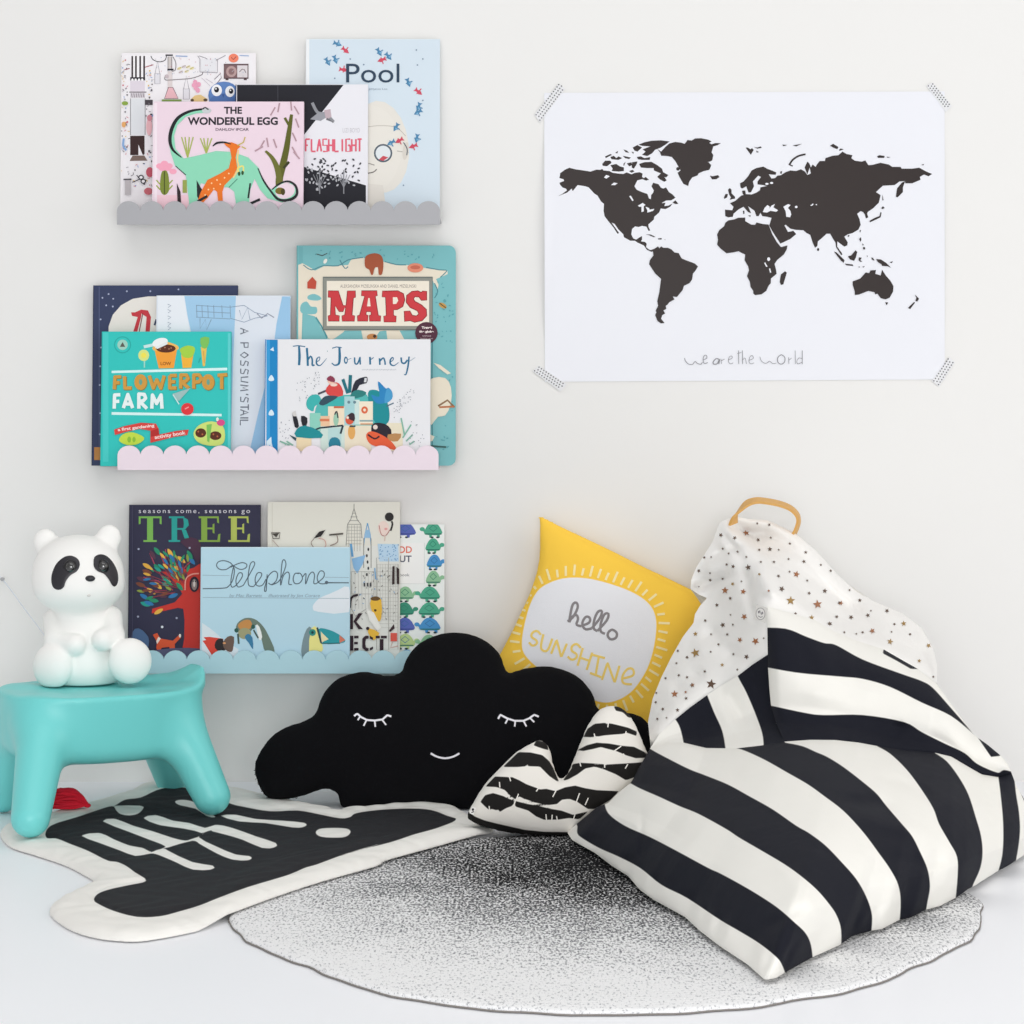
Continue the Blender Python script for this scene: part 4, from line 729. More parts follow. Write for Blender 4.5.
# sheet: hangs a few millimetres off the wall, its left edge curling forward a little
nx, ny = 60, 24; V = []; Fs = []
for j in range(ny + 1):
    for i in range(nx + 1):
        s_, t_ = i / nx, j / ny; x = (1 - s_) * ((1 - t_) * pc[0][0] + t_ * pc[3][0]) + s_ * ((1 - t_) * pc[1][0] + t_ * pc[2][0]); y = (1 - s_) * ((1 - t_) * pc[0][1] + t_ * pc[3][1]) + s_ * ((1 - t_) * pc[1][1] + t_ * pc[2][1])
        edge = (.008 * max(0, 1 - s_ / .035) ** 1.6 + .004 * max(0, (s_ - .95) / .05) ** 1.5) * max(0, math.sin(math.pi * t_) - .45) / .55
        V.append(W(x, y, PZm - edge))
for j in range(ny):
    for i in range(nx): k = j * (nx + 1) + i; Fs.append((k, k + nx + 1, k + nx + 2, k + 1))
nV = len(V); V2 = [v + (0, .0003, 0) for v in V]; mb.add(V + V2, Fs + [tuple(i + nV for i in f[::-1]) for f in Fs], pm_, True)
a = Art(mb, W(744, 240, PZm), (0, -1, 0)); LND = ink('#37302f', .4); SEA = ink('#e9eaf0', .35)
# North America
a.crop(560, 130, 8.533)
a.poly([(0, 370), (40, 340), (80, 322), (130, 335), (200, 345), (260, 355), (310, 338), (345, 340), (360, 332), (372, 345), (420, 350), (450, 365), (500, 372), (540, 375), (570, 362), (610, 378), (640, 365), (680, 360), (705, 372), (700, 400), (720, 415), (700, 420), (660, 430), (635, 480), (655, 510), (700, 530), (745, 545), (760, 585), (775, 590), (778, 555), (795, 535), (800, 515), (780, 480), (795, 450), (840, 462), (860, 490), (880, 500), (905, 490), (930, 530), (960, 550), (985, 578), (950, 600), (905, 602), (865, 625), (900, 620), (890, 650), (925, 645), (960, 628), (940, 655), (900, 675), (860, 670), (845, 705), (805, 740), (800, 765), (755, 805), (755, 825), (770, 858), (755, 860), (738, 825), (700, 818), (670, 828), (640, 822), (615, 845), (608, 890), (625, 925), (650, 935), (680, 915), (700, 905), (700, 935), (690, 950), (725, 955), (740, 970), (735, 1000), (760, 1020), (800, 1030), (780, 1040), (740, 1020), (715, 985), (660, 960), (640, 945), (600, 945), (545, 915), (540, 890), (500, 850), (465, 800), (440, 790), (505, 880), (490, 885), (455, 830), (410, 775), (380, 735), (372, 690), (375, 630), (350, 610), (320, 560), (290, 540), (245, 490), (215, 480), (150, 470), (130, 495), (110, 520), (100, 500), (60, 535), (0, 558), (-20, 565), (20, 545), (60, 515), (50, 500), (20, 490), (0, 465), (-5, 450), (35, 435), (30, 420), (-5, 410), (0, 385)], LND)
a.poly([(375, 405), (395, 382), (425, 395), (395, 415)], SEA); a.poly([(435, 470), (460, 448), (492, 455), (470, 470)], SEA); a.poly([(590, 565), (605, 560), (628, 600), (618, 608)], SEA)
a.poly([(665, 645), (705, 622), (730, 640), (715, 650), (715, 695), (695, 700), (695, 655), (675, 655)], SEA); a.poly([(730, 655), (760, 665), (765, 680), (805, 672), (795, 690), (745, 705), (745, 685)], SEA)
a.poly([(755, 345), (800, 335), (830, 360), (800, 400), (830, 420), (860, 440), (810, 440), (765, 445), (740, 440), (720, 415), (745, 400), (730, 375)], SEA)
for P in ([(360, 290), (385, 262), (430, 262), (440, 280), (400, 310), (365, 305)], [(385, 225), (430, 205), (445, 212), (390, 240)], [(430, 230), (460, 220), (480, 240), (500, 225), (530, 240), (500, 255), (440, 250)], [(470, 195), (495, 178), (490, 200)], [(540, 165), (570, 175), (590, 195), (560, 190)], [(535, 220), (560, 225), (605, 235), (590, 248), (555, 240)], [(430, 300), (480, 290), (510, 310), (545, 320), (545, 350), (500, 355), (440, 350), (450, 330)], [(540, 290), (560, 270), (545, 310)], [(570, 285), (610, 275), (615, 300), (590, 310)], [(590, 350), (620, 340), (635, 355), (610, 365)], [(615, 275), (660, 268), (655, 290), (630, 330), (612, 320)], [(610, 185), (630, 190), (625, 205)], [(620, 150), (660, 128), (700, 150), (660, 185), (635, 175)], [(655, 230), (690, 225), (720, 240), (770, 232), (765, 255), (700, 255), (665, 250)], [(670, 125), (720, 105), (780, 92), (860, 88), (935, 98), (900, 125), (860, 150), (810, 170), (785, 200), (745, 222), (700, 212), (730, 185), (705, 165), (745, 150), (770, 140), (700, 135)], [(675, 290), (720, 275), (780, 272), (830, 300), (870, 330), (880, 360), (925, 385), (905, 405), (890, 400), (910, 430), (890, 442), (850, 420), (830, 400), (860, 370), (800, 345), (800, 325), (740, 325), (690, 320)], [(705, 420), (730, 400), (760, 425), (735, 432)], [(960, 620), (985, 600), (1010, 630), (985, 632)], [(730, 890), (775, 892), (815, 912), (800, 915), (760, 898)], [(835, 925), (870, 922), (865, 935), (838, 934)], [(890, 935), (900, 935), (898, 940)], [(100, 510), (115, 508), (112, 522)]): a.poly(P, LND)
# Greenland, Europe, north-west Africa
a.crop(660, 130, 8.533)
a.poly([(-25, 160), (10, 185), (45, 145), (80, 115), (130, 102), (180, 108), (210, 118), (235, 85), (270, 90), (300, 72), (350, 70), (410, 82), (440, 98), (420, 110), (440, 122), (470, 112), (520, 112), (490, 130), (455, 140), (440, 190), (455, 215), (445, 260), (430, 268), (405, 275), (435, 310), (420, 340), (370, 352), (330, 370), (320, 388), (275, 405), (250, 440), (240, 478), (200, 460), (170, 410), (150, 365), (175, 345), (150, 300), (130, 265), (100, 230), (60, 222), (10, 220), (0, 190)], LND)
a.ell(153, 332, 15, 15, LND); a.poly([(410, 272), (438, 300), (425, 315), (400, 290)], LND); a.poly([(425, 390), (450, 395), (495, 385), (508, 402), (480, 420), (445, 422)], LND)
for P in ([(730, 150), (750, 150), (770, 165), (785, 155), (800, 170), (775, 212), (755, 185)], [(800, 145), (830, 150), (860, 140), (868, 152), (830, 160)], [(820, 175), (845, 190), (825, 192)], [(545, 575), (560, 545), (580, 548), (572, 575), (550, 588)], [(580, 510), (595, 495), (610, 510), (610, 540), (640, 570), (640, 585), (595, 595), (605, 575), (590, 550)]): a.poly(P, LND)
# Eurasia
a.crop(720, 130, 8.533)
a.poly([(170, 455), (200, 440), (240, 395), (270, 345), (310, 325), (370, 312), (400, 330), (440, 345), (480, 362), (475, 382), (440, 380), (415, 378), (440, 415), (470, 410), (490, 390), (520, 385), (560, 360), (600, 345), (650, 350), (690, 335), (725, 355), (745, 385), (775, 370), (765, 320), (745, 380), (722, 320), (745, 270), (762, 285), (775, 320), (790, 295), (815, 315), (830, 290), (850, 265), (895, 265), (900, 240), (960, 220), (1010, 215), (1045, 185), (1080, 205), (1130, 215), (1120, 240), (1150, 262), (1210, 270), (1240, 260), (1265, 300), (1300, 298), (1370, 280), (1440, 295), (1470, 315), (1540, 315), (1550, 330), (1640, 330), (1700, 322), (1760, 355), (1810, 375), (1780, 395), (1740, 380), (1705, 400), (1710, 425), (1640, 455), (1580, 455), (1580, 435), (1530, 440), (1490, 470), (1390, 475), (1330, 530), (1370, 555), (1355, 620), (1310, 665), (1260, 700), (1255, 715), (1265, 745), (1245, 755), (1235, 720), (1220, 700), (1200, 692), (1170, 715), (1190, 760), (1200, 810), (1180, 850), (1130, 880), (1090, 890), (1060, 910), (1090, 960), (1085, 985), (1060, 995), (1020, 965), (1000, 950), (1000, 1000), (1040, 1050), (1030, 1060), (990, 1000), (985, 960), (965, 930), (940, 885), (910, 885), (860, 930), (835, 950), (830, 990), (810, 1005), (790, 960), (770, 895), (740, 880), (710, 855), (650, 852), (600, 842), (560, 808), (550, 815), (580, 870), (610, 865), (625, 860), (650, 888), (600, 930), (515, 970), (450, 870), (420, 815), (440, 750), (400, 740), (360, 735), (345, 705), (330, 735), (310, 735), (295, 690), (240, 650), (265, 710), (240, 700), (200, 655), (155, 680), (115, 715), (110, 740), (70, 745), (45, 735), (42, 680), (105, 685), (115, 655), (85, 625), (130, 605), (180, 560), (200, 555), (195, 520), (215, 515), (220, 548), (270, 550), (310, 535), (340, 515), (345, 490), (400, 478), (370, 470), (320, 465), (320, 440), (350, 400), (325, 390), (280, 440), (290, 480), (265, 530), (245, 535), (230, 500), (225, 480), (190, 500), (175, 490)], LND)
a.poly([(365, 700), (380, 665), (405, 640), (425, 655), (420, 670), (440, 645), (468, 632), (455, 660), (495, 685), (480, 698), (430, 690), (400, 705)], SEA); a.poly([(540, 655), (580, 632), (602, 640), (580, 665), (600, 690), (608, 720), (598, 745), (565, 740), (560, 695)], SEA); a.ell(650, 657, 12, 10, SEA); a.poly([(770, 645), (790, 628), (800, 632), (785, 648)], SEA); a.ell(822, 637, 6, 5, SEA)
for x, y in ((400, 460), (440, 452)): a.ell(x, y, 14, 9, SEA)
a.line([(590, 300), (620, 255), (670, 222), (730, 207)], 15, LND, 3); a.line([(590, 295), (620, 308)], 10, LND)
for P in ([(938, 135), (965, 118), (1010, 145), (1000, 165), (970, 152)], [(1015, 170), (1030, 158), (1055, 165), (1020, 178)], [(1340, 225), (1360, 215), (1405, 222), (1400, 238), (1350, 238)], [(1420, 228), (1455, 232), (1430, 238)], [(1715, 298), (1740, 290), (1735, 302)], [(1500, 570), (1510, 500), (1550, 450), (1580, 435), (1560, 490), (1560, 530), (1530, 560), (1515, 575)], [(1385, 550), (1395, 600), (1385, 602)], [(1375, 668), (1390, 650), (1405, 665), (1385, 675)], [(1275, 775), (1320, 750), (1360, 735), (1370, 700), (1378, 705), (1370, 745), (1340, 760), (1280, 788)], [(515, 355), (530, 350), (525, 375), (512, 370)], [(530, 125), (575, 128), (540, 138)], [(620, 132), (700, 118), (650, 140)], [(1085, 905), (1100, 895), (1100, 912)], [(1190, 860), (1200, 850), (1195, 875)], [(188, 520), (200, 515), (205, 545), (195, 550)]): a.poly(P, LND)
a.poly([(195, 690), (208, 688), (208, 715), (198, 718)], LND); a.poly([(240, 730), (262, 728), (258, 742)], LND)
# Africa and Madagascar
a.crop(710, 200, 8.533)
a.poly([(155, 175), (210, 165), (240, 152), (300, 150), (300, 180), (350, 210), (385, 212), (395, 192), (450, 205), (500, 210), (530, 290), (570, 360), (605, 402), (660, 388), (655, 420), (630, 465), (575, 510), (550, 545), (562, 590), (568, 630), (520, 670), (518, 710), (500, 730), (480, 775), (440, 805), (385, 812), (370, 800), (368, 775), (345, 740), (340, 700), (315, 650), (332, 600), (325, 565), (295, 515), (300, 465), (270, 452), (245, 437), (200, 447), (140, 455), (90, 415), (60, 380), (68, 340), (60, 295), (80, 255), (120, 225), (130, 195)], LND)
a.poly([(600, 660), (605, 635), (640, 608), (655, 620), (625, 720), (605, 725), (595, 700)], LND); a.ell(500, 505, 13, 16, SEA); a.line([(466, 535), (485, 570)], 11, SEA); a.line([(508, 585), (517, 620)], 11, SEA)
a.ell(922, 423, 9, 13, LND)
# South America
a.crop(620, 215, 8.533)
a.poly([(225, 290), (260, 300), (290, 290), (325, 268), (335, 285), (350, 268), (370, 280), (410, 280), (440, 295), (465, 320), (500, 325), (525, 370), (560, 385), (600, 400), (640, 415), (665, 440), (640, 480), (622, 500), (615, 550), (595, 580), (545, 605), (535, 640), (485, 700), (450, 695), (465, 720), (420, 745), (405, 765), (390, 775), (395, 800), (370, 815), (385, 840), (360, 855), (350, 885), (380, 922), (350, 925), (320, 905), (300, 855), (310, 830), (305, 815), (325, 775), (318, 735), (335, 660), (350, 545), (300, 500), (248, 420), (255, 385), (285, 345), (280, 310), (250, 305)], LND)
# Australia and the islands
a.crop(800, 200, 7.314)
a.poly([(385, 595), (440, 575), (480, 530), (505, 535), (515, 515), (555, 512), (550, 540), (590, 552), (600, 510), (625, 550), (660, 590), (683, 630), (680, 670), (655, 715), (625, 727), (590, 718), (565, 685), (550, 690), (545, 675), (500, 665), (460, 680), (430, 692), (400, 695), (400, 670), (385, 620)], LND)
for P in ([(622, 748), (645, 750), (632, 770)], [(790, 790), (800, 778), (835, 745), (840, 752), (805, 798)], [(843, 740), (850, 715), (838, 690), (870, 722), (858, 742)], [(248, 378), (265, 382), (325, 440), (320, 460), (300, 445)], [(265, 345), (275, 345), (310, 400), (300, 402)], [(325, 465), (385, 472), (390, 483), (340, 478)], [(350, 412), (375, 405), (405, 368), (418, 380), (408, 420), (395, 445), (365, 435)], [(430, 420), (452, 422), (440, 440), (455, 450), (440, 452), (428, 440)], [(520, 420), (535, 425), (545, 445), (525, 435)], [(555, 432), (590, 435), (630, 460), (665, 495), (640, 485), (600, 482), (595, 470), (570, 455)], [(655, 455), (680, 448), (670, 462)], [(432, 285), (445, 272), (448, 295), (440, 305)], [(460, 345), (475, 345), (475, 362), (462, 362)], [(455, 318), (465, 325), (458, 335)], [(425, 488), (440, 487), (432, 495)], [(455, 488), (475, 484), (462, 494)], [(488, 405), (496, 410), (490, 418)], [(128, 350), (140, 362), (132, 370)], [(348, 260), (362, 258), (355, 272)], [(435, 225), (445, 220), (440, 240)]): a.poly(P, LND)
# caption
a.crop(675, 330, 7.314); gy2 = ink('#8d8d92'); 
for P, w in (([(70, 205), (75, 225), (100, 250), (130, 250), (145, 230), (165, 245), (190, 250), (200, 235)], 5), ([(205, 220), (232, 205), (228, 185), (212, 190), (205, 220), (215, 245), (240, 238)], 5), ([(325, 215), (300, 210), (278, 235), (285, 250), (310, 245), (325, 215), (320, 248)], 7), ([(335, 210), (340, 248)], 4), ([(338, 225), (362, 212)], 4), ([(390, 220), (418, 205), (412, 190), (395, 200), (390, 230), (405, 248), (425, 240)], 4), ([(465, 150), (466, 248)], 5), ([(455, 172), (485, 165)], 4), ([(492, 150), (494, 248)], 5), ([(494, 220), (512, 205), (522, 248)], 4), ([(540, 222), (572, 208), (565, 188), (548, 195), (540, 230), (555, 248), (578, 240)], 4), ([(620, 195), (630, 225), (655, 243), (675, 240), (690, 228), (715, 245), (740, 242)], 4), ([(778, 180), (752, 200), (752, 235), (775, 250), (800, 235), (802, 200), (778, 180)], 6), ([(830, 200), (832, 248)], 4), ([(833, 220), (852, 205)], 4), ([(878, 150), (880, 248)], 4), ([(930, 210), (905, 205), (890, 230), (900, 248), (928, 235)], 4), ([(930, 150), (930, 250)], 5)): a.line(P, w, gy2, 3 if len(P) > 2 else 0)
mb.build('printed_sheet', poster)
# four strips of dotted tape
for P, lab in (([(534.4, 114.5), (540, 122.5), (565.5, 88.5), (558.5, 84)], 'dotted grey washi tape on the top left corner of the map print'), ([(926.5, 85.5), (933, 82.5), (952, 106), (946, 112)], 'dotted grey washi tape on the top right corner of the map print'), ([(532.5, 371), (539, 365.5), (567, 384.5), (560.5, 391.5)], 'dotted grey washi tape on the bottom left corner of the map print'), ([(932, 381), (939, 386.5), (955, 362), (949.5, 357.5)], 'dotted grey washi tape on the bottom right corner of the map print')):
    z = D - .0021; Q = [W(x, y, z) for x, y in P]; c = np.mean(Q, 0); mb = MB(); mb.prism(Q, (0, .0008, 0), ink('#e6e6e8', .6)); a = Art(mb, c, (0, -1, 0)); a.crop(0, 0, 1)
    p0, p1, p2 = np.array(P[0]), np.array(P[1]), np.array(P[2]); L = np.linalg.norm(p2 - p1); e1 = (p2 - p1) / L; e0 = (p1 - p0); wd = np.linalg.norm(e0); e0 = e0 / wd
    n = int(L / 2.9)
    for i in range(n):
        for j in range(3):
            q = p0 + e1 * (1.3 + i * 2.9 + (1.45 if j % 2 else 0)) + e0 * (wd * (j + .5) / 3)
            if (1.3 + i * 2.9 + (1.45 if j % 2 else 0)) < L - .6: a.ell(q[0], q[1], .72, .72, '#55555c', n=7)
    o = mb.build('washi_tape', None, org=(c[0], 0, c[2])); tag(o, lab, 'tape', 'washi tape strips holding the map')
# ================================================================ things on the floor
# ---- round woven rug: darkest well behind the middle, paler towards the front and side rims
RC = np.array([.1224, 3.019 - D, 0]); RR = .4875; RH = .007
def rug_mat():
    m = bpy.data.materials.new('ombre_tweed_weave'); m.use_nodes = True; nt = m.node_tree; b = nt.nodes['Principled BSDF']; L = nt.links.new
    b.inputs['Roughness'].default_value = .95; b.inputs['Specular IOR Level'].default_value = .1
    tc = nt.nodes.new('ShaderNodeTexCoord')
    ln = nt.nodes.new('ShaderNodeVectorMath'); ln.operation = 'LENGTH'; L(tc.outputs['Object'], ln.inputs[0])
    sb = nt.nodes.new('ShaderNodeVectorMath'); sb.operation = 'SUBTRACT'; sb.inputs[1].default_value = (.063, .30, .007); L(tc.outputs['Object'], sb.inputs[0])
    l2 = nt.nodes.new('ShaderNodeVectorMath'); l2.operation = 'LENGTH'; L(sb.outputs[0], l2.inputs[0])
    mp = nt.nodes.new('ShaderNodeMapping'); mp.inputs['Scale'].default_value = (1, .42, 1); L(tc.outputs['Object'], mp.inputs['Vector'])
    n = nt.nodes.new('ShaderNodeTexNoise'); n.inputs['Scale'].default_value = 300; n.inputs['Detail'].default_value = 2; n.inputs['Roughness'].default_value = .6
    L(mp.outputs['Vector'], n.inputs['Vector'])
    n2 = nt.nodes.new('ShaderNodeTexNoise'); n2.inputs['Scale'].default_value = 9; n2.inputs['Detail'].default_value = 2; L(tc.outputs['Object'], n2.inputs['Vector'])
    r = nt.nodes.new('ShaderNodeMapRange'); r.inputs['From Min'].default_value = .05; r.inputs['From Max'].default_value = .70
    r.inputs['To Min'].default_value = -.25; r.inputs['To Max'].default_value = .075; L(l2.outputs['Value'], r.inputs['Value'])
    a = nt.nodes.new('ShaderNodeMath'); a.operation = 'ADD'; L(n.outputs['Fac'], a.inputs[0]); L(r.outputs['Result'], a.inputs[1])
    a2 = nt.nodes.new('ShaderNodeMath'); a2.operation = 'MULTIPLY_ADD'; L(n2.outputs['Fac'], a2.inputs[0]); a2.inputs[1].default_value = .16; L(a.outputs[0], a2.inputs[2])
    ra = nt.nodes.new('ShaderNodeValToRGB'); ra.color_ramp.elements[0].position = .415; ra.color_ramp.elements[0].color = (0, 0, 0, 1)
    ra.color_ramp.elements[1].position = .61; ra.color_ramp.elements[1].color = (1, 1, 1, 1); L(a2.outputs[0], ra.inputs['Fac']); 
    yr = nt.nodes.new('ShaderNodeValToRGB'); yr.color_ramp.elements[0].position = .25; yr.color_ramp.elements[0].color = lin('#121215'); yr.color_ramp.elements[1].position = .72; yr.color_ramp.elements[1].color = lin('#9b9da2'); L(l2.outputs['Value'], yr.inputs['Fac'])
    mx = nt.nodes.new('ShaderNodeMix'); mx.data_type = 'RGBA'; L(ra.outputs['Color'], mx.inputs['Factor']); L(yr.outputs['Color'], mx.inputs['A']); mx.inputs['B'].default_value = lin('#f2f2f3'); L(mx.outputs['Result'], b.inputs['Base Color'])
    w = nt.nodes.new('ShaderNodeMath'); w.operation = 'MULTIPLY'; w.inputs[1].default_value = 2 * math.pi / .009; L(ln.outputs['Value'], w.inputs[0])
    s = nt.nodes.new('ShaderNodeMath'); s.operation = 'SINE'; L(w.outputs[0], s.inputs[0])
    h = nt.nodes.new('ShaderNodeMath'); h.operation = 'MULTIPLY_ADD'; h.inputs[1].default_value = .12; L(s.outputs[0], h.inputs[0]); L(n.outputs['Fac'], h.inputs[2])
    bp = nt.nodes.new('ShaderNodeBump'); bp.inputs['Strength'].default_value = .5; bp.inputs['Distance'].default_value = .004; L(h.outputs[0], bp.inputs['Height']); L(bp.outputs['Normal'], b.inputs['Normal'])
    return m
RE = np.array([FL(x, y, .004)[:2] - RC[:2] for x, y in [(229.7, 920), (247, 939), (278, 954), (306, 964), (340, 978), (375, 990), (425, 1000), (500, 1009), (600, 1013), (760, 1005), (793.5, 998), (824, 994.7), (858, 987), (886, 979), (904, 969), (945.6, 951), (974, 935), (979.6, 917), (979.6, 900)]])
RA = np.unwrap(np.arctan2(RE[:, 1], RE[:, 0])); RL = np.linalg.norm(RE, axis=1); RA = np.r_[RA, RA[-1] + .5, RA[0] + 2 * math.pi - .5, RA[0] + 2 * math.pi]; RL = np.r_[RL, RR, RR, RL[0]]
def rug_r(a):
    q = a
    while q < RA[0]: q += 2 * math.pi
    while q > RA[-1]: q -= 2 * math.pi
    return float(np.interp(q, RA, RL)) + .0012 * math.sin(29 * a) + .001 * math.sin(47 * a)
rug = thing('round_rug', RC, 'round woven tweed rug fading from black near the back to white front rim under the striped bean bag', 'rug')
V = []; Q = []; NA = 220; prof = [(0, RH), (.3, RH), (.6, RH), (.9, RH), (.985, RH), (.997, RH * .8), (1, RH * .45), (.997, 0.0005)]
for k, (f, z) in enumerate(prof):
    for i in range(NA):
        a = 2 * math.pi * i / NA; rr = rug_r(a) * max(f, .001); V.append((RC[0] + rr * math.cos(a), RC[1] + rr * math.sin(a), z))
for k in range(len(prof) - 1):
    for i in range(NA): j = (i + 1) % NA; Q.append((k * NA + i, (k + 1) * NA + i, (k + 1) * NA + j, k * NA + j))
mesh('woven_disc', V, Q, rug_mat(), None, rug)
mb = MB(); mb.tube([(RC[0] + (rug_r(a) + .0004) * math.cos(a), RC[1] + (rug_r(a) + .0004) * math.sin(a), .0016) for a in np.linspace(0, 2 * math.pi, 220, endpoint=False)], .0010, mat('rug_edge_cord', '#85807c', .95), 6, closed=True)
mb.build('edge_binding', rug)
# ---- skeleton-print quilted mat
c4, c5, c6, c8, c3, cb = crop(0, 760, 5.12), crop(180, 760, 5.12), crop(340, 780, 3.938), crop(240, 680, 5.12), crop(110, 650, 5.687), crop(0, 740, 3.0118)
out = c4([(10, 400), (60, 450), (150, 480), (260, 515), (350, 548), (430, 590), (485, 632), (400, 680), (285, 738), (258, 785), (300, 832), (380, 880), (500, 915), (640, 930), (760, 925), (1000, 880)]) \
    + c5([(240, 825), (480, 735), (720, 655), (1000, 575)]) + c6([(180, 340), (340, 295), (480, 255), (575, 226), (603, 200), (580, 180), (520, 155), (430, 112), (280, 104), (130, 118), (0, 130)]) \
    + c8([(500, 690), (440, 668), (320, 648), (200, 620), (0, 575)]) + c3([(700, 800), (560, 772), (450, 765), (300, 765), (250, 775)]) + c4([(740, 138), (620, 190), (450, 240), (260, 290), (100, 330), (20, 355)])
fl = lambda P, h=.012: np.array([FL(x, y, h)[:2] for x, y in P])
olm = fl(cr(out, 3, True), .002)
blk = c4([(235, 398), (255, 338), (400, 290), (550, 240), (585, 235), (640, 203), (720, 192), (800, 155), (880, 138), (970, 145)]) + c5([(120, 170), (255, 222), (330, 240), (460, 262), (600, 258), (700, 275), (820, 298), (875, 290), (900, 272), (1020, 255)]) \
    + c6([(280, 112), (360, 118), (420, 140), (458, 157), (380, 190), (290, 215), (200, 245), (80, 275), (0, 300)]) + c5([(1020, 430), (850, 480), (700, 535), (640, 552), (550, 590), (350, 650), (200, 705), (100, 745)]) \
    + c4([(920, 775), (820, 800), (700, 803), (580, 772), (500, 735), (480, 715), (500, 685), (560, 662), (660, 640), (750, 618), (690, 575), (650, 545), (600, 522), (550, 515), (450, 465), (360, 430), (290, 402)])
holes = [[(345, 203), (350, 198), (425, 198), (430, 208), (415, 222), (390, 227), (360, 222)],
 [(245, 288), (300, 280), (340, 298), (390, 318), (430, 325), (455, 338), (470, 332), (500, 321), (455, 302), (390, 277), (310, 245), (345, 237), (400, 258), (460, 275), (520, 295), (556, 303), (572, 300), (612, 282), (550, 266), (480, 256), (432, 235), (470, 226), (520, 243), (570, 250), (618, 265), (650, 255), (700, 265), (770, 290), (830, 310), (828, 323), (790, 325), (730, 300), (680, 285), (640, 275), (632, 272), (598, 292), (650, 320), (710, 345), (755, 350), (750, 362), (700, 360), (650, 340), (600, 312), (580, 303), (508, 323), (500, 330), (580, 368), (640, 378), (638, 390), (580, 390), (530, 368), (475, 345), (450, 342), (408, 349), (360, 332), (300, 310)],
 [(527, 185), (545, 180), (580, 185), (610, 205), (650, 232), (620, 228), (590, 207), (540, 196)],
 [(665, 228), (710, 225), (770, 238), (850, 243), (920, 250), (915, 262), (880, 263), (800, 250), (720, 245)]]
holes = [cr(cb(h), 2, True) for h in holes] + [cr(c8([(388, 780), (420, 760), (540, 760), (565, 780), (530, 805), (420, 803)]), 4, True)]
V, Q, L = pillow(olm, (0, 0, 0), (1, 0, 0), (0, 1, 0), (0, 0, 1), .012, .004, .5, lim=.03)
rr = np.linalg.norm(V[:, :2] - RC[:2], axis=1); base = (RH + .001) * np.clip((RR + .045 - rr) / .04, 0, 1)
base = base * base * (3 - 2 * base / max(base.max(), 1e-9)) / (RH + .001) if False else base
pd = sdist(proj(np.c_[V[:, :2], base + .010]), cr(blk, 3, True))
seam = np.clip(1 - np.abs(pd + .5) / 2.2, 0, 1) * (V[:, 2] > 0)
ripple = .0012 * np.sin(V[:, 0] * 95 + 3 * np.sin(V[:, 1] * 40)) * np.sin(V[:, 1] * 70 + 2 * np.sin(V[:, 0] * 33)) * (V[:, 2] > .004)
V[:, 2] = base + np.where(V[:, 2] > 0, .0025 + V[:, 2], .0025 + V[:, 2] * .2) - .003 * seam + ripple
pp = proj(V); sdv = np.minimum(sdist(pp, cr(blk, 3, True)), -union_d(pp, holes)); sdv = np.where(V[:, 2] - base < .004, -5, sdv)
qo = FL(230, 860)
qm = thing('quilted_mat', (qo[0], qo[1], 0), 'white padded hide-shaped floor mat printed with black body and white ribs', 'mat')
mesh('padded_cover', V, Q, pattern_mat('skeleton_print_cotton', '#f1efea', [('print', '#26262a')], bump=.12, scale=45), None, qm, attrs={'print': sdv})
# ---- red tassel
tc = FL(70, 806, .0); rg = np.random.default_rng(3)
ts = thing('yarn_tassel', (tc[0], tc[1], 0), 'red yarn tassel lying on the white mat edge behind the teal stool leg', 'tassel')
mb = MB(); red = mat('red_yarn', '#e01432', .85); hd = W(87, 803.5, F * (H - .03) / (803 - 385)); z0 = hd[1] + D
zt = F * (H - .017) / (807 - 385)
for i in range(230):
    t = rg.uniform(0, 1); dz = rg.uniform(-.016, .014); j = rg.normal(0, .9, 6)
    e = W(53 + 5 * abs(t - .45) + j[0] * 3, 789.5 + 21 * t + j[1], zt + dz); m_ = W(72 + j[2], 789 + 20 * t + j[3], zt + dz * .9 - .004); m2 = W(82, 795 + 12 * t, zt + dz * .5); h = W(88, 804.5 + j[4] * .6, zt + rg.normal(0, .0015))
    P_ = np.array([h, m2, m_, e]); P_[:, 2] = np.maximum(P_[:, 2], .0172)
    mb.tube(cr(P_, 4), .0010, red, 5)
mb.build('yarn_skirt', ts)
mb = MB(); hp = W(87.5, 804.5, zt); hp[2] = .0195; mb.ellipsoid(hp, (.0055, .005, .0035), red); mb.build('knot', ts)
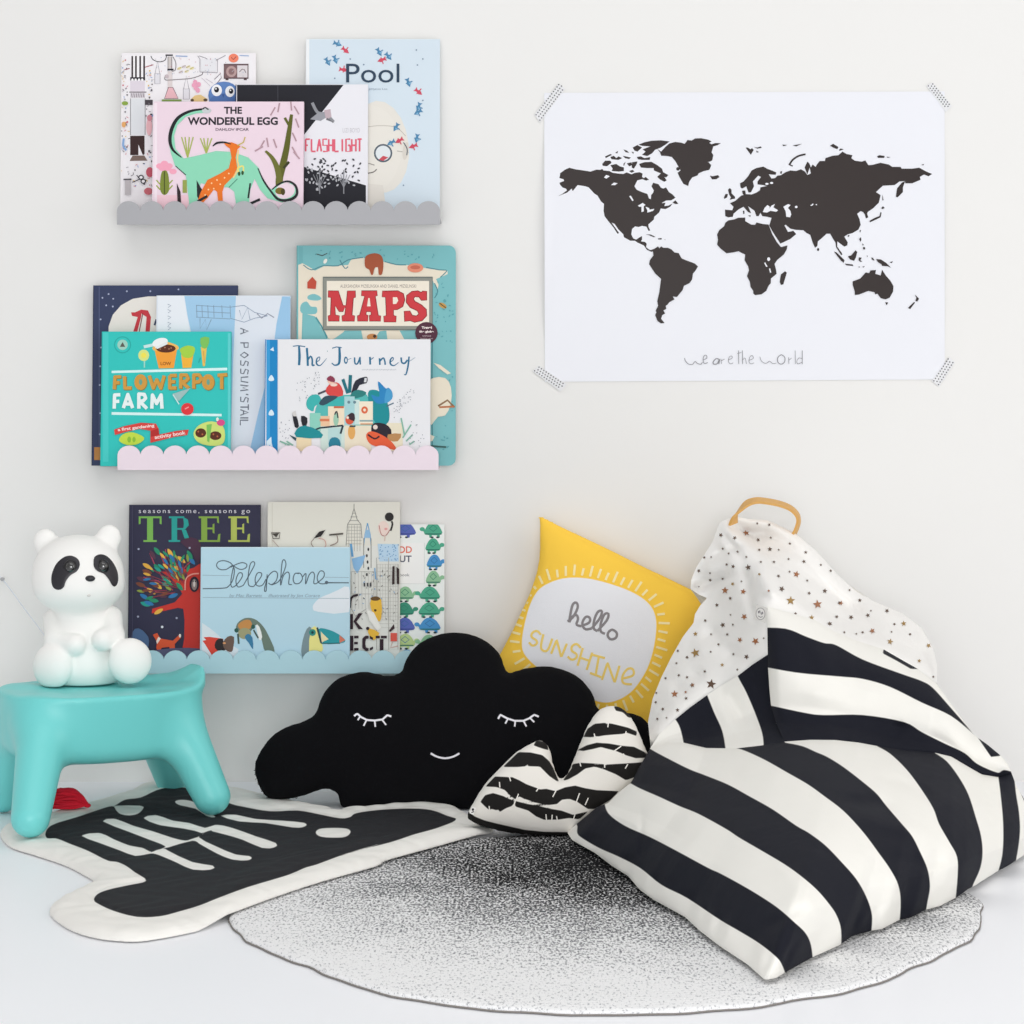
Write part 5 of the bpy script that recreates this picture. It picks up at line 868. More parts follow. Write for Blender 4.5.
# ================================================================ teal stool
SA = math.radians(27); AX = np.array([math.cos(SA), math.sin(SA), 0]); BX = np.array([-math.sin(SA), math.cos(SA), 0])
FT = {(-1, -1): W(30.5, 838, 3.43), (1, -1): W(212, 816, 3.61), (-1, 1): W(3, 812, 3.71), (1, 1): W(172, 794, 3.875)}
SO = sum(FT.values()) / 4 + np.array([-.010, -.008, 0]); SO[2] = 0
stool = thing('step_stool', SO, 'teal moulded plastic step stool with four splayed round legs', 'stool')
ST = .212
def stool_sdf(P):
    q = P - SO; x = q @ AX; y = q @ BX; z = q[..., 2]
    g = np.clip((z - .10) / .11, 0, 1); e = np.clip((x - .03) / .14, 0, 1)
    ax = .146 + .010 * g + .012 * e * g ** 5; ay = .110 + .016 * g
    k = (np.abs(x / ax) ** 2.5 + np.abs(y / ay) ** 2.5) ** (1 / 2.5); s = (k - 1) * ay
    zt = ST + .036 * np.clip((x - .08) / .095, 0, 1.1) ** 2.4 * np.clip(1.25 - np.abs(y) / .10, 0, 1) - .004 * np.clip(1 - k * 1.1, 0, 1) ** .5
    zb = .103 + .004 * (x / .15) ** 2
    smax = lambda a, b, kk: -smin(-a, -b, kk)
    seat = smax(smax(s, z - zt, .006), zb - z, .03)
    legs = []
    for (sx, sy), fp in FT.items():
        f = np.array([fp[0], fp[1], .0298 + (.0145 if sy < 0 else 0)]); t = SO + AX * sx * .105 + BX * sy * .062 + np.array([0, 0, .165])
        legs.append(sd_cap(P, f, t, .0290, .040))
    return seat, legs
G, lo = grid(SO + (-.29, -.31, -.004), SO + (.29, .29, .26), .0042)
seat, legs = stool_sdf(G); f = seat
for l in legs: f = smin(f, l, .028)
V, Q = nets(f, lo, .0042); V = np.asarray(V); Qa = np.array(Q)
def vnormals(V, Q):
    n = np.cross(V[Q[:, 2]] - V[Q[:, 0]], V[Q[:, 3]] - V[Q[:, 1]]); o = np.zeros_like(V)
    for k in range(4): np.add.at(o, Q[:, k], n)
    return o / (np.linalg.norm(o, axis=1)[:, None] + 1e-12)
VN = vnormals(V, Qa); cen = V[Qa].mean(1); s0, l0 = stool_sdf(cen); la = np.argmin(np.stack([s0 + .006] + l0), 0)
teal = mat('teal_plastic', '#74d6d4', .38, spec=.45)
for k in range(5):
    qs = Qa[la == k]; u, inv = np.unique(qs, return_inverse=True)
    o = mesh('seat' if k == 0 else 'leg', V[u], inv.reshape(-1, 4), teal, None, stool)
    o.data.normals_split_custom_set_from_vertices([tuple(n) for n in VN[u]])
# ================================================================ panda lamp
PZ = 3.70; pb = W(85, 687, 3.66)
panda = thing('panda_lamp', (pb[0], PZ - D - .01, ST), 'white seated panda night light with black eye patches on the teal stool', 'lamp')
G, lo = grid(np.array([W(28, 600, PZ)[0], PZ - D - .105, ST - .012]), np.array([W(160, 600, PZ)[0], PZ - D + .085, ST + .30]), .0033)
s = PZ / F
hc = W(78, 572, PZ - .005)
f = sd_ell(G, hc, (.0725, .060, .060))
f = smin(f, sd_ell(G, W(79, 588, PZ - .012), (.069, .056, .040)), .02)
for (x, y) in ((45.5, 542), (109, 538)):
    f = smin(f, sd_ell(G, W(x, y, PZ + .008), (.0195, .013, .0215)), .012)
bd = sd_ell(G, W(83, 645, PZ + .008), (.062, .054, .069)); bd = smin(bd, sd_ell(G, W(84, 668, PZ + .005), (.063, .056, .038)), .03)
f = smin(f, bd, .02)
for pts in (((54, 620, .005), (56, 641, -.028), (75, 645, -.048)), ((111, 617, .005), (113, 636, -.026), (103, 640, -.044))):
    a, b, c = [W(x, y, PZ + d) for x, y, d in pts]
    arm = smin(sd_cap(G, a, b, .018, .0165), sd_cap(G, b, c, .0165, .0178), .01); f = smin(f, arm, .003)
for (x, y, d, hx, hy, sx) in ((53, 666, -.045, 66, 668, -.5), (130, 661, -.038, 108, 666, .55)):
    foot = W(x, y, PZ + d); n = np.array([sx, -1, .12]); n /= np.linalg.norm(n); u = np.cross((0, 0, 1.), n); u /= np.linalg.norm(u); v_ = np.cross(n, u)
    R = np.stack([u, v_, n], 1); ft = sd_ell(G, foot, (.0355, .0365, .0225), R)
    leg = sd_cap(G, W(hx, hy, PZ + .0), foot + (0, .012, 0), .027, .025); f = smin(f, smin(ft, leg, .006), .004)
f = -smin(-f, -(ST - .0015 - G[..., 2]), .004)
V, Q = nets(f, lo, .0033)
pm = mat('matt_white_silicone', '#f6f5f2', .55, spec=.3)
body = mesh('body', V, Q, pm, None, panda)
body.data.normals_split_custom_set_from_vertices([tuple(n) for n in vnormals(V, np.array(Q))])
dr = Drape(V, Q); cp = crop(0, 510, 5.3875); blackp = mat('black_glossy_plastic', '#232128', .4); eyem = mat('black_glass_eye', '#030303', .04, spec=1.0, coat=1)
def draped_fill(name, P, m, parent, off=.0008, n=14):
    P = resample(np.vstack([P, P[:1]]), 48)[:-1]; c = P.mean(0); V = []; Fs = []; N = len(P)
    for k in range(n + 1):
        t = k / n
        for p in P: q = c + (p - c) * t; h = dr.hit(q[0], q[1], off + .0009 * (1 - t ** 6)); V.append(h)
    for k in range(n):
        for i in range(N): j = (i + 1) % N; Fs.append((k * N + i, k * N + j, (k + 1) * N + j, (k + 1) * N + i))
    return mesh(name, V, Fs, m, None, parent)
for P, ec in (([(278, 385), (282, 340), (305, 290), (345, 255), (385, 247), (420, 265), (430, 295), (415, 330), (380, 352), (355, 385), (345, 415), (320, 430), (290, 420)], (378, 308)),
              ([(503, 285), (508, 255), (535, 240), (570, 247), (605, 280), (630, 330), (635, 380), (622, 410), (605, 408), (585, 375), (560, 345), (525, 330), (507, 310)], (552, 305))):
    ep = draped_fill('eye_patch', cr(cp(P), 4, True), blackp, panda); ex, ey = cp([ec])[0]; h = dr.hit(ex, ey, .0)
    mb = MB(); mb.ellipsoid(h + (0, .001, 0), (.0112, .0062, .0118), mat('dark_eye_rim', '#131115', .3)); mb.ellipsoid(h + (.001, -.0028, 0), (.0078, .0046, .0082), eyem); mb.build('eye', ep)
mb = MB(); n = dr.hit(*cp([(485, 369)])[0], 0); mb.ellipsoid(n, (.0082, .005, .005), blackp); mb.build('nose', panda)
mb = MB(); n = dr.hit(*cp([(478, 460)])[0], 0); mb.ellipsoid(n, (.0035, .0012, .0022), mat('mouth_dimple', '#dcd8d4', .6)); mb.build('mouth', panda)
nail = W(2.6, 579, D - .006)
mb = MB(); mb.tube(cr([W(50, 645, PZ + .045), W(42, 632, 3.84), W(24, 608, 3.93), W(3, 580, D - .006), W(-14, 566, D - .004), W(-70, 545, D - .004)], 8), .0011, mat('clear_white_cable', '#dfe4ec', .4), 6); mb.build('power_cord', panda, label='thin pale power cord')
mb = MB(); mb.tube([nail + (0, .006, 0), nail + (0, -.004, 0)], .0022, mat('cable_clip_grey', '#a9aaad', .4), 10); mb.ellipsoid(nail + (0, -.004, 0), (.0034, .0016, .0034), mat('cable_clip_grey', '#a9aaad'))
o = mb.build('cable_clip', None, org=nail); tag(o, 'small grey clip on the wall holding the thin cord left of the panda', 'clip')
# ================================================================ cushions
def cushion(px, base_px, z, lean, T, cell, e, name_mat, yaw=0):
    O, U, Vv, N = lean_plane(base_px[0], base_px[1], z, lean, yaw); ol = plane_uv(px, O, U, Vv, N); return pillow(ol, O, U, Vv, N, T, cell, e)
# black cloud
cc = crop(240, 620, 2.438)
cl = cr(cc([(40, 372), (46, 335), (75, 292), (110, 266), (158, 250), (188, 230), (205, 185), (240, 147), (300, 130), (360, 140), (396, 130), (410, 95), (440, 60), (490, 38), (540, 35), (590, 50), (630, 85), (650, 132), (700, 121), (760, 118), (820, 140), (855, 180), (872, 222), (920, 226), (975, 238), (1003, 275), (1005, 330), (970, 390), (890, 430), (760, 455), (650, 462), (560, 462), (500, 456), (430, 457), (340, 465), (275, 466), (250, 452), (240, 420), (205, 408), (150, 426), (90, 436), (60, 422)]), 5, True)
V, Q, _ = cushion(cl, (400, 812), 3.755, 10, .062, .0045, .4, '')
V[:, 2] = np.maximum(V[:, 2], .002)
cd = thing('cloud_cushion', (W(440, 812, 3.755)[0], 3.755 - D, 0), 'black cloud shaped cushion with sleeping eyes and a small smile', 'cushion')
felt = mat('black_brushed_cotton', '#0d0d10', .95, bump=.2, scale=35, spec=.12, weave=.4)
mb = MB(); mb.add(V, Q, felt)
# loose threads along the lobe on the left
rg = np.random.default_rng(5)
o = mb.build('cloud_body', cd); dr = Drape(V, Q); white = mat('white_embroidery', '#eceaf0', .7)
k7 = crop(460, 690, 5.12)
for nm, arc, la_ in (('closed_eye', c8([(585, 185), (600, 172), (620, 190), (650, 205), (690, 208), (730, 202), (755, 180), (775, 187)]), [c8(p) for p in ([(615, 188), (603, 206)], [(648, 206), (633, 235)], [(690, 208), (693, 240)], [(728, 204), (748, 230)])]),
                     ('closed_eye', k7([(195, 148), (207, 127), (240, 145), (280, 158), (325, 158), (355, 145), (380, 127), (403, 137)]), [k7(p) for p in ([(245, 148), (232, 172)], [(283, 158), (280, 187)], [(325, 158), (340, 187)], [(360, 145), (380, 165)])]),
                     ('mouth', cc([(465, 325), (480, 333), (500, 337), (520, 333), (535, 325)]), [])):
    mb = MB(); dr.stroke(mb, cr(arc, 3) if nm == 'mouth' else arc, 1.9, white)
    for p in la_: dr.stroke(mb, p, 1.6, white, step=1)
    mb.build(nm, cd, label='white stitched ' + nm.replace('_', ' '))
mb = MB()
lob = [p for p in resample(np.vstack([cl, cl[:1]]), 700) if p[0] < 300 and p[1] < 805 and (p[0] < 268 or p[1] > 770)]
for i in range(60):
    bx, by = lob[rg.integers(len(lob))]; a = math.atan2(757 - by, bx - 296) + rg.normal(0, .7); ln = rg.uniform(.5, 3); zz = 3.755 + (812 - by) * .00028
    bx, by = bx - 2.5 * math.cos(a), by + 2.5 * math.sin(a); b2 = a + rg.normal(0, .8)
    mb.tube(cr([W(bx, by, zz), W(bx + (2 + ln * .6) * math.cos(a), by - (2 + ln * .6) * math.sin(a), zz - .002), W(bx + 2.5 * math.cos(a) + ln * math.cos(b2), by - 2.5 * math.sin(a) - ln * math.sin(b2), zz)], 3), .0005, felt, 4)
mb.build('frayed_seam', cd)
# yellow sunshine cushion
s5 = crop(480, 490, 3.938)
sq = [(539.5, 516.5), (572, 533), (610, 551), (650, 571), (724, 606), (709, 640), (693, 672), (674, 715), (650, 768), (612, 752), (570, 733), (530, 716), (478, 697), (497, 662), (515, 628), (533, 588), (540.5, 556)]
sqs = []
cor = {0, 4, 8, 12}
# (sharp corners, soft edges)
ids = sorted(cor) + [len(sq)]
for a, b in zip(ids[:-1], ids[1:]):
    seg = [sq[i % len(sq)] for i in range(a, b + 1)]; sqs += list(map(tuple, cr(seg, 5)))[:-1]
V, Q, _ = cushion(sqs, (600, 765), 3.935, 3, .042, .004, .62, '')
V[:, 1] = np.minimum(V[:, 1], -.004); low = V[:, 2].min()
oval = cr(s5([(165, 600), (185, 490), (215, 415), (255, 375), (330, 348), (420, 348), (520, 372), (610, 408), (668, 452), (692, 505), (692, 570), (677, 650), (650, 720), (600, 790), (540, 828), (475, 835), (390, 800), (270, 730), (185, 660)]), 5, True)
att = sdist(proj(V), oval); att = np.where(np.arange(len(V)) >= 0, att, 0)
O, U, Vv, N = lean_plane(600, 765, 3.935, 3)
att = np.where((V - O) @ N > 0, att, -9)
sc_ = thing('sunshine_cushion', (W(600, 765, 3.915)[0], 3.915 - D, max(0, low)), 'bright yellow square cushion lettered hello sunshine, leaning on the wall', 'cushion')
mb = MB(); mb.add(V, Q, pattern_mat('yellow_printed_cotton', '#fecf4c', [('print', '#eeeef2')], bump=.1, scale=25)); dr = Drape(V, Q)
rayc = mat('pale_yellow_print', '#fbe9ae', .85); grey = mat('grey_print', '#8b8688', .85); yel = mat('yellow_print', '#f8d873', .85)
ring = resample(np.vstack([oval, oval[:1]]), 53)[:-1]; T = np.roll(ring, -1, 0) - np.roll(ring, 1, 0); T /= np.linalg.norm(T, axis=1)[:, None]; NO = np.stack([T[:, 1], -T[:, 0]], 1)
for i, (p, nn) in enumerate(zip(ring, NO)):
    L = 9.5 + 2 * math.sin(i * 2.3); q = p + nn * 2.2; dr.stroke(mb, [q, q + nn * L + T[i] * 1.2], np.array([2.0, 2.4]) if False else 2.3, rayc)
for P in ([(345, 518), (368, 498), (385, 462), (379, 443), (365, 452), (356, 490), (352, 520), (362, 500), (380, 492), (386, 508), (380, 530), (398, 536)], [(398, 536), (430, 522), (432, 503), (416, 500), (403, 525), (414, 548), (440, 545)], [(440, 545), (472, 505), (480, 477), (464, 480), (450, 512), (448, 545), (462, 555)], [(462, 555), (498, 515), (506, 488), (490, 490), (476, 525), (475, 556), (492, 566)], [(505, 560), (520, 550), (538, 562), (535, 582), (515, 588), (503, 575), (505, 560)]):
    dr.stroke(mb, cr(s5(P), 5), 2.5, grey)
for P, sm in (([(240, 570), (225, 555), (207, 562), (203, 578), (222, 592), (224, 605), (207, 613), (193, 600)], 1), ([(250, 568), (240, 618), (252, 634), (268, 628), (285, 585)], 1), ([(280, 645), (302, 590), (320, 658), (342, 605)], 0), ([(397, 622), (380, 606), (362, 616), (362, 634), (380, 646), (378, 662), (360, 668), (345, 655)], 1), ([(405, 622), (384, 692)], 0), ([(442, 640), (420, 708)], 0), ([(395, 660), (430, 672)], 0), ([(440, 648), (492, 662)], 0), ([(468, 655), (455, 730)], 0), ([(433, 720), (478, 737)], 0), ([(480, 748), (502, 680), (530, 758), (549, 692)], 0), ([(562, 742), (602, 730), (602, 706), (582, 704), (562, 730), (564, 760), (598, 765)], 1)):
    dr.stroke(mb, cr(s5(P), 4) if sm else s5(P), 2.3, yel)
att = np.concatenate([att, np.full(sum(len(v) for v in mb.V) - len(att), -9.)]); mb.build('printed_cover', sc_, attrs={'print': att})
# zebra cushion
zo = cr(k7([(45, 640), (95, 548), (150, 470), (230, 385), (300, 322), (375, 280), (402, 266), (436, 280), (455, 320), (470, 390), (498, 462), (525, 462), (560, 430), (610, 310), (660, 190), (705, 122), (745, 96), (800, 93), (850, 122), (890, 185), (930, 280), (958, 350), (945, 389), (900, 471), (830, 535), (785, 580), (725, 612), (640, 685), (575, 742), (430, 752), (250, 722), (120, 690), (62, 665)]), 4, True)
V, Q, L = cushion(zo, (540, 841), 3.498, 15, .055, .004, .42, '')
stz = [[(380, 282), (392, 260), (440, 268), (452, 305), (430, 300), (400, 290)], [(225, 392), (300, 320), (360, 322), (420, 335), (455, 365), (475, 400), (492, 440), (505, 470), (460, 440), (430, 410), (410, 390), (350, 388), (347, 378), (338, 388), (300, 392)],
 [(135, 492), (180, 445), (248, 448), (256, 462), (265, 448), (300, 463), (340, 485), (395, 505), (405, 512), (440, 508), (490, 520), (540, 500), (590, 492), (640, 505), (700, 515), (810, 520), (770, 560), (690, 607), (655, 607), (600, 570), (560, 555), (520, 560), (495, 582), (450, 587), (390, 575), (330, 555), (298, 540), (282, 556), (262, 543), (230, 510), (190, 495)],
 [(107, 572), (130, 540), (170, 530), (220, 545), (272, 570), (270, 590), (230, 605), (205, 622), (195, 608), (180, 614), (165, 606), (150, 612), (130, 595)],
 [(282, 570), (340, 585), (400, 595), (460, 610), (520, 620), (580, 642), (650, 625), (610, 660), (560, 653), (500, 662), (430, 662), (390, 645), (350, 615), (285, 595)],
 [(655, 200), (690, 175), (745, 170), (755, 188), (765, 172), (800, 180), (860, 195), (905, 215), (900, 232), (880, 225), (850, 215), (840, 222), (800, 225), (740, 230), (700, 237), (690, 230), (680, 240), (635, 238)],
 [(605, 308), (650, 285), (700, 272), (760, 276), (830, 288), (890, 293), (955, 325), (950, 345), (900, 347), (850, 332), (835, 325), (800, 310), (760, 300), (720, 290), (680, 300), (630, 310)],
 [(530, 462), (575, 400), (575, 382), (615, 375), (680, 378), (735, 382), (742, 395), (750, 384), (820, 380), (900, 375), (970, 368), (960, 410), (905, 440), (850, 460), (800, 430), (740, 405), (690, 390), (640, 400), (600, 430), (555, 455)],
 [(40, 622), (75, 650), (125, 670), (180, 684), (250, 700), (330, 718), (430, 728), (560, 730), (740, 712), (740, 800), (30, 800)], [(790, 85), (840, 90), (880, 140), (862, 138), (835, 112), (800, 104)]]
att = union_d(proj(V), [k7(p) for p in stz]) + .5; O, U, Vv, N = lean_plane(540, 840, 3.512, 15); side = (V - O) @ N
att = np.where(side < -.004, np.sin(V[:, 2] * 150 + 3 * np.sin(V[:, 0] * 60)) * 3, att); V[:, 2] = np.maximum(V[:, 2], RH + .002)
zc = thing('zebra_cushion', (W(545, 838, 3.53)[0], 3.53 - D, RH), 'small two-humped cushion with ragged black and white zebra stripes', 'cushion')
dr = Drape(V, Q); mb = MB(); mb.add(V, Q, pattern_mat('zebra_print_cotton', '#efebe4', [('print', '#1b1918')], bump=.15, scale=30)); nick = mat('white_cotton_nick', '#efebe4', .85)
for p in ([(252, 440), (260, 468)], [(203, 472), (205, 500)], [(300, 532), (272, 598)], [(440, 636), (443, 668)], [(472, 638), (470, 665)], [(494, 645), (498, 668)], [(612, 528), (592, 582)], [(656, 552), (640, 588)], [(760, 168), (757, 192)], [(740, 376), (741, 398)], [(858, 380), (845, 402)], [(688, 224), (692, 242)], [(825, 288), (790, 312)], [(492, 515), (474, 548)], [(400, 505), (390, 520)], [(590, 630), (580, 660)], [(835, 326), (845, 342)], [(150, 594), (152, 616)], [(850, 212), (845, 232)], [(615, 372), (620, 392)]):
    dr.stroke(mb, k7(p), 1.1, nick, .0007, 1)
att = np.concatenate([att, np.full(sum(len(v) for v in mb.V) - len(att), -9.)]); mb.build('striped_cover', zc, attrs={'print': att})
mb = MB(); tg = k7([(50, 640), (100, 540), (118, 530), (70, 645)])
P = []
for x, y in k7([(48, 630), (62, 596), (84, 604), (68, 640)]): P.append(W(x, y, 3.498 - .016))
mb.prism(P, (0, .0012, 0), mat('white_ribbon', '#f3f1ee', .8))
ar = Art(mb, P[0], (0, -1, 0)).crop(460, 690, 5.12); ar.ell(66, 612, 6, 7, '#26262a'); ar.line([(58, 628), (72, 622)], 5, '#26262a')
mb.build('side_tag', zc, label='small white fabric side tag')
# ================================================================ striped bean bag with a star-print back
def zf(y, h): return F * (H - h) / (y - HY)
def P3(L): return [(x, y, z) for x, y, z in L]
def rs_(L, n):
    L = np.asarray(L, float); q = resample(L[:, :2], 400); s = np.r_[0, np.cumsum(np.linalg.norm(np.diff(L[:, :2], axis=0), axis=1))]; s /= s[-1]
    t = np.linspace(0, 1, n); return np.stack([np.interp(t, s, L[:, k]) for k in range(3)], 1)
def rsk(L, n, keys):                      # resample with chosen vertices pinned to parameter values
    L = np.asarray(L, float); s = np.r_[0, np.cumsum(np.linalg.norm(np.diff(L[:, :2], axis=0), axis=1))]; s /= s[-1]
    ks = sorted(keys.items(), key=lambda k: k[1]); src = [0] + [s[i] for i, _ in ks] + [1]; dst = [0] + [t for _, t in ks] + [1]
    t = np.interp(np.linspace(0, 1, n), dst, src); return np.stack([np.interp(t, s, L[:, k]) for k in range(3)], 1)
def coons(top, bot, left, right):         # (n,3) top/bottom run left to right; (m,3) left/right run top to bottom
    n, m = len(top), len(left); u = np.linspace(0, 1, n)[None, :, None]; v = np.linspace(0, 1, m)[:, None, None]
    T, B, L, R = top[None], bot[None], left[:, None], right[:, None]
    return (1 - v) * T + v * B + (1 - u) * L + u * R - ((1 - u) * (1 - v) * top[0] + u * (1 - v) * top[-1] + (1 - u) * v * bot[0] + u * v * bot[-1])
def patch(name, S, dz, mat_, blacks, parent, m_attr=None, label=None):
    m, n = S.shape[:2]; S = S.copy(); S[..., 2] += dz
    V = np.array([W(*p) for p in S.reshape(-1, 3)]); V[:, 2] = np.maximum(V[:, 2], RH + .001)
    Fs = [(j * n + i, (j + 1) * n + i, (j + 1) * n + i + 1, j * n + i + 1) for j in range(m - 1) for i in range(n - 1)]
    at = {'print': union_d(S.reshape(-1, 3)[:, :2], blacks) if blacks else np.full(len(V), -9.)}
    o = mesh(name, V, Fs, mat_, None, parent, attrs=at, label=label); return o, V, Fs
ridge = [(650.7, 747.4, 3.50), (659, 744.5, 3.49), (670, 742.5, 3.48), (683, 742.5, 3.465), (706, 748, 3.44), (735.7, 748.4, 3.385), (761, 745.5, 3.365), (784.5, 741.6, 3.355), (810, 739.8, 3.35), (835, 740, 3.345), (858, 742.5, 3.345), (880, 746.5, 3.35), (904, 750, 3.355), (935, 752.7, 3.365), (951, 756.5, 3.37), (974, 770, 3.38), (982, 774.5, 3.385), (998, 777, 3.395), (1011.5, 773, 3.41)]
leftA = [(650.7, 747.4, 3.50), (640, 766, 3.46), (631, 782.5, 3.445), (618, 793, 3.44), (608, 803, 3.435), (597, 807, 3.44), (579.5, 821.6, 3.46), (567, 832, zf(832, .014))]
botpx = [(567, 832), (572, 840), (595, 853), (612, 866), (628, 876), (640, 890), (654, 900), (685, 917), (700, 931), (721, 947), (747, 964), (765, 980), (776, 978), (786, 972), (813, 957), (822, 953), (840, 945), (852, 936), (870, 931), (882, 929), (899, 920), (912, 917), (925, 910), (940, 906), (959, 896), (968, 889), (996, 875), (1011, 867), (1022, 860), (1034, 851)]
botA = [(x, y, zf(y, RH + .003 if x < 970 else .002)) for x, y in botpx]
rightA = [(1011.5, 773, 3.41), (1016.5, 786, 3.40), (1023, 797, 3.385), (1030, 812, 3.37), (1035, 830, 3.36), (1034, 851, botA[-1][2])]
bag = thing('bean_bag', (W(800, 870, 3.1)[0], 3.15 - D, 0), 'large bean bag in bold black and white stripes with star print back and leather handle', 'bean bag')
cloth = pattern_mat('striped_canvas', '#f1efe9', [('print', '#11131f')], rough=.8, bump=.22, scale=14, weave=.3, soft=.45)
NA_, MA_ = 190, 100
top = rs_(ridge, NA_); bot = rsk(botA, NA_, {11: .5}); lf = rs_(leftA, MA_); rt = rs_(rightA, MA_)
S = coons(top, bot, lf, rt); u = np.linspace(0, 1, NA_)[None, :]; v = np.linspace(0, 1, MA_)[:, None]
dz = -.135 * (np.sin(np.pi * np.clip(u, 0, 1)) ** .7) * (np.sin(np.pi * v ** .8) ** .8) - .03 * np.sin(np.pi * v) ** .5 * (1 - u) ** 2 * np.clip(u * 8, 0, 1)
# folds running down from the seat crease and pinches along the seams
X, Y = S[..., 0], S[..., 1]
fold = lambda x0, y0, x1, y1, w: np.exp(-((X - x0) * (y1 - y0) - (Y - y0) * (x1 - x0)) ** 2 / ((x1 - x0) ** 2 + (y1 - y0) ** 2) / w ** 2) * np.clip(((X - x0) * (x1 - x0) + (Y - y0) * (y1 - y0)) / ((x1 - x0) ** 2 + (y1 - y0) ** 2) * 4, 0, 1) * np.clip((1 - ((X - x0) * (x1 - x0) + (Y - y0) * (y1 - y0)) / ((x1 - x0) ** 2 + (y1 - y0) ** 2)) * 4, 0, 1)
en = np.clip(v * 6, 0, 1) * np.clip((1 - v) * 6, 0, 1)
dz += en * (.010 * fold(838, 800, 900, 806, 7) - .008 * fold(850, 815, 930, 835, 9) + .007 * fold(880, 772, 940, 800, 6) + .008 * fold(700, 755, 745, 775, 10) - .006 * fold(770, 860, 830, 920, 10) + .006 * fold(880, 860, 960, 862, 8) + .006 * fold(642, 806, 640, 870, 2.2) + .005 * fold(760, 930, 810, 905, 6) + .005 * fold(900, 900, 950, 850, 9))
pz = np.clip((v - .86) / .14, 0, 1); dz += .004 * pz * (1 - pz) * 4 * np.sin(u * 120 + 2 * np.sin(u * 37))
K1 = [(608, 812.8), (624.5, 825.5), (650, 837), (677, 851), (708.4, 868), (719.5, 873), (739, 883.5), (758.6, 895), (778, 908), (793.7, 921.6), (805.5, 933), (811, 945), (813, 962), (787, 978), (781, 963), (774, 955), (758.6, 943), (739, 931), (719.5, 919.6), (687, 898), (661.6, 885), (640, 868), (618.6, 856.7), (599, 848), (580.5, 837), (577, 832), (577, 825), (570, 812), (590, 795), (604, 799)]
K2 = [(649, 748), (669, 759), (689, 769), (704.5, 775), (728, 784.5), (749, 796), (773, 809.5), (796, 825.5), (809, 833), (825, 845), (840.6, 861), (856, 878.6), (866, 896), (871.5, 912), (872, 925), (870, 940), (841, 952), (841, 930), (836.7, 915.7), (829, 904), (817, 890), (801.6, 876.6), (784, 864), (758.6, 849), (739, 837.6), (726, 829), (698.6, 814), (679, 806), (659.5, 797), (640, 788.5), (630, 783), (618, 776), (630, 752), (645, 742)]
K3 = [(784.5, 735), (784.5, 742.5), (802, 746), (816, 752), (827.5, 757), (843.5, 767), (863, 782), (876.7, 793.7), (886.5, 806), (902, 824), (912, 836), (919.7, 851), (927.5, 869), (930, 886.5), (927.5, 902), (925, 916), (899, 928), (900.6, 902), (898, 884.5), (890, 869), (878.7, 853), (863, 832), (843.5, 811), (824, 796), (808, 784.5), (788, 773), (765, 760), (745.5, 751), (735.7, 748), (735, 735)]
K4 = [(876.7, 738), (876.7, 746), (890, 753.7), (906, 769), (919.7, 787), (933, 808), (939, 824), (949, 841.6), (957, 857), (957.5, 876.7), (955, 904), (973, 892), (972.4, 886.5), (980, 869), (982.6, 853), (981, 835.7), (976, 818), (968.5, 794.7), (958.8, 777), (947, 761.5), (935, 753), (935, 745)]
K5 = [(997, 765), (998.5, 778), (1001, 798.6), (1003, 822), (1003, 845.5), (1001, 861), (995, 882), (1012, 872), (1017, 855), (1020, 832), (1019, 812), (1016, 793), (1013, 765)]
K6 = [(1018.5, 788), (1030, 796), (1036, 826), (1029, 812)]
def cv(L):                                 # smooth runs, sharp corners kept
    P = np.asarray(L, float); n = len(P); a = P - np.roll(P, 1, 0); b = np.roll(P, -1, 0) - P
    co_ = (a * b).sum(1) / (np.linalg.norm(a, axis=1) * np.linalg.norm(b, axis=1) + 1e-9); ks = [i for i in range(n) if co_[i] < .72]; out = []
    if len(ks) < 2: return cr(P, 4, True)
    for i, k in enumerate(ks):
        e = ks[(i + 1) % len(ks)]; e = e if e > k else e + n; out += list(cr([P[j % n] for j in range(k, e + 1)], 4))[:-1]
    return np.array(out)
oA, VA, FA = patch('front_panel', S, dz, cloth, [cv(k) for k in (K1, K2, K3, K4, K5, K6)], bag)
# ---- upper back rest
topB = [(767, 606, 3.50), (780, 610, 3.50), (798, 615, 3.505), (815, 620, 3.515), (836, 632, 3.525), (858, 641, 3.53), (883, 649, 3.525), (902, 660, 3.51), (918, 669, 3.50), (937, 684, 3.47), (941, 690, 3.465), (955, 709, 3.44), (974, 735, 3.42), (988, 745, 3.41), (1000, 755, 3.405), (1008, 764, 3.405), (1011.5, 773, 3.41)]
leftB = [(767, 606, 3.50), (767.5, 640, 3.47), (768, 667, 3.45), (769.5, 690, 3.44), (771, 706, 3.435), (776, 723, 3.41), (784.5, 741.6, 3.355)]
NB, MB_ = 130, 60
S = coons(rs_(topB, NB), rs_(ridge[7:], NB), rs_(leftB, MB_), np.tile(np.array(ridge[-1]), (MB_, 1))); u = np.linspace(0, 1, NB)[None, :]; v = np.linspace(0, 1, MB_)[:, None]
X, Y = S[..., 0], S[..., 1]
dz = -.050 * np.sin(np.pi * u ** .8) ** .7 * np.sin(np.pi * v ** .75) ** .8 - .014 * np.sin(np.pi * v) * np.clip(1 - u * 3, 0, 1) * np.clip(u * 30, 0, 1)
en = np.sin(np.pi * v) * np.clip(u * 8, 0, 1)
dz += en * (.005 * fold(788, 630, 818, 672, 9) + .005 * fold(868, 722, 890, 748, 8) + .007 * fold(905, 722, 885, 745, 6) - .004 * fold(800, 690, 860, 702, 10) + .004 * fold(838, 662, 850, 706, 8) + .005 * fold(925, 735, 955, 752, 7)) + np.sin(np.pi * v) * np.clip(u * 8, 0, 1) * .0015 * np.sin(X * .13 + np.sin(Y * .07)) * np.sin(Y * .1)
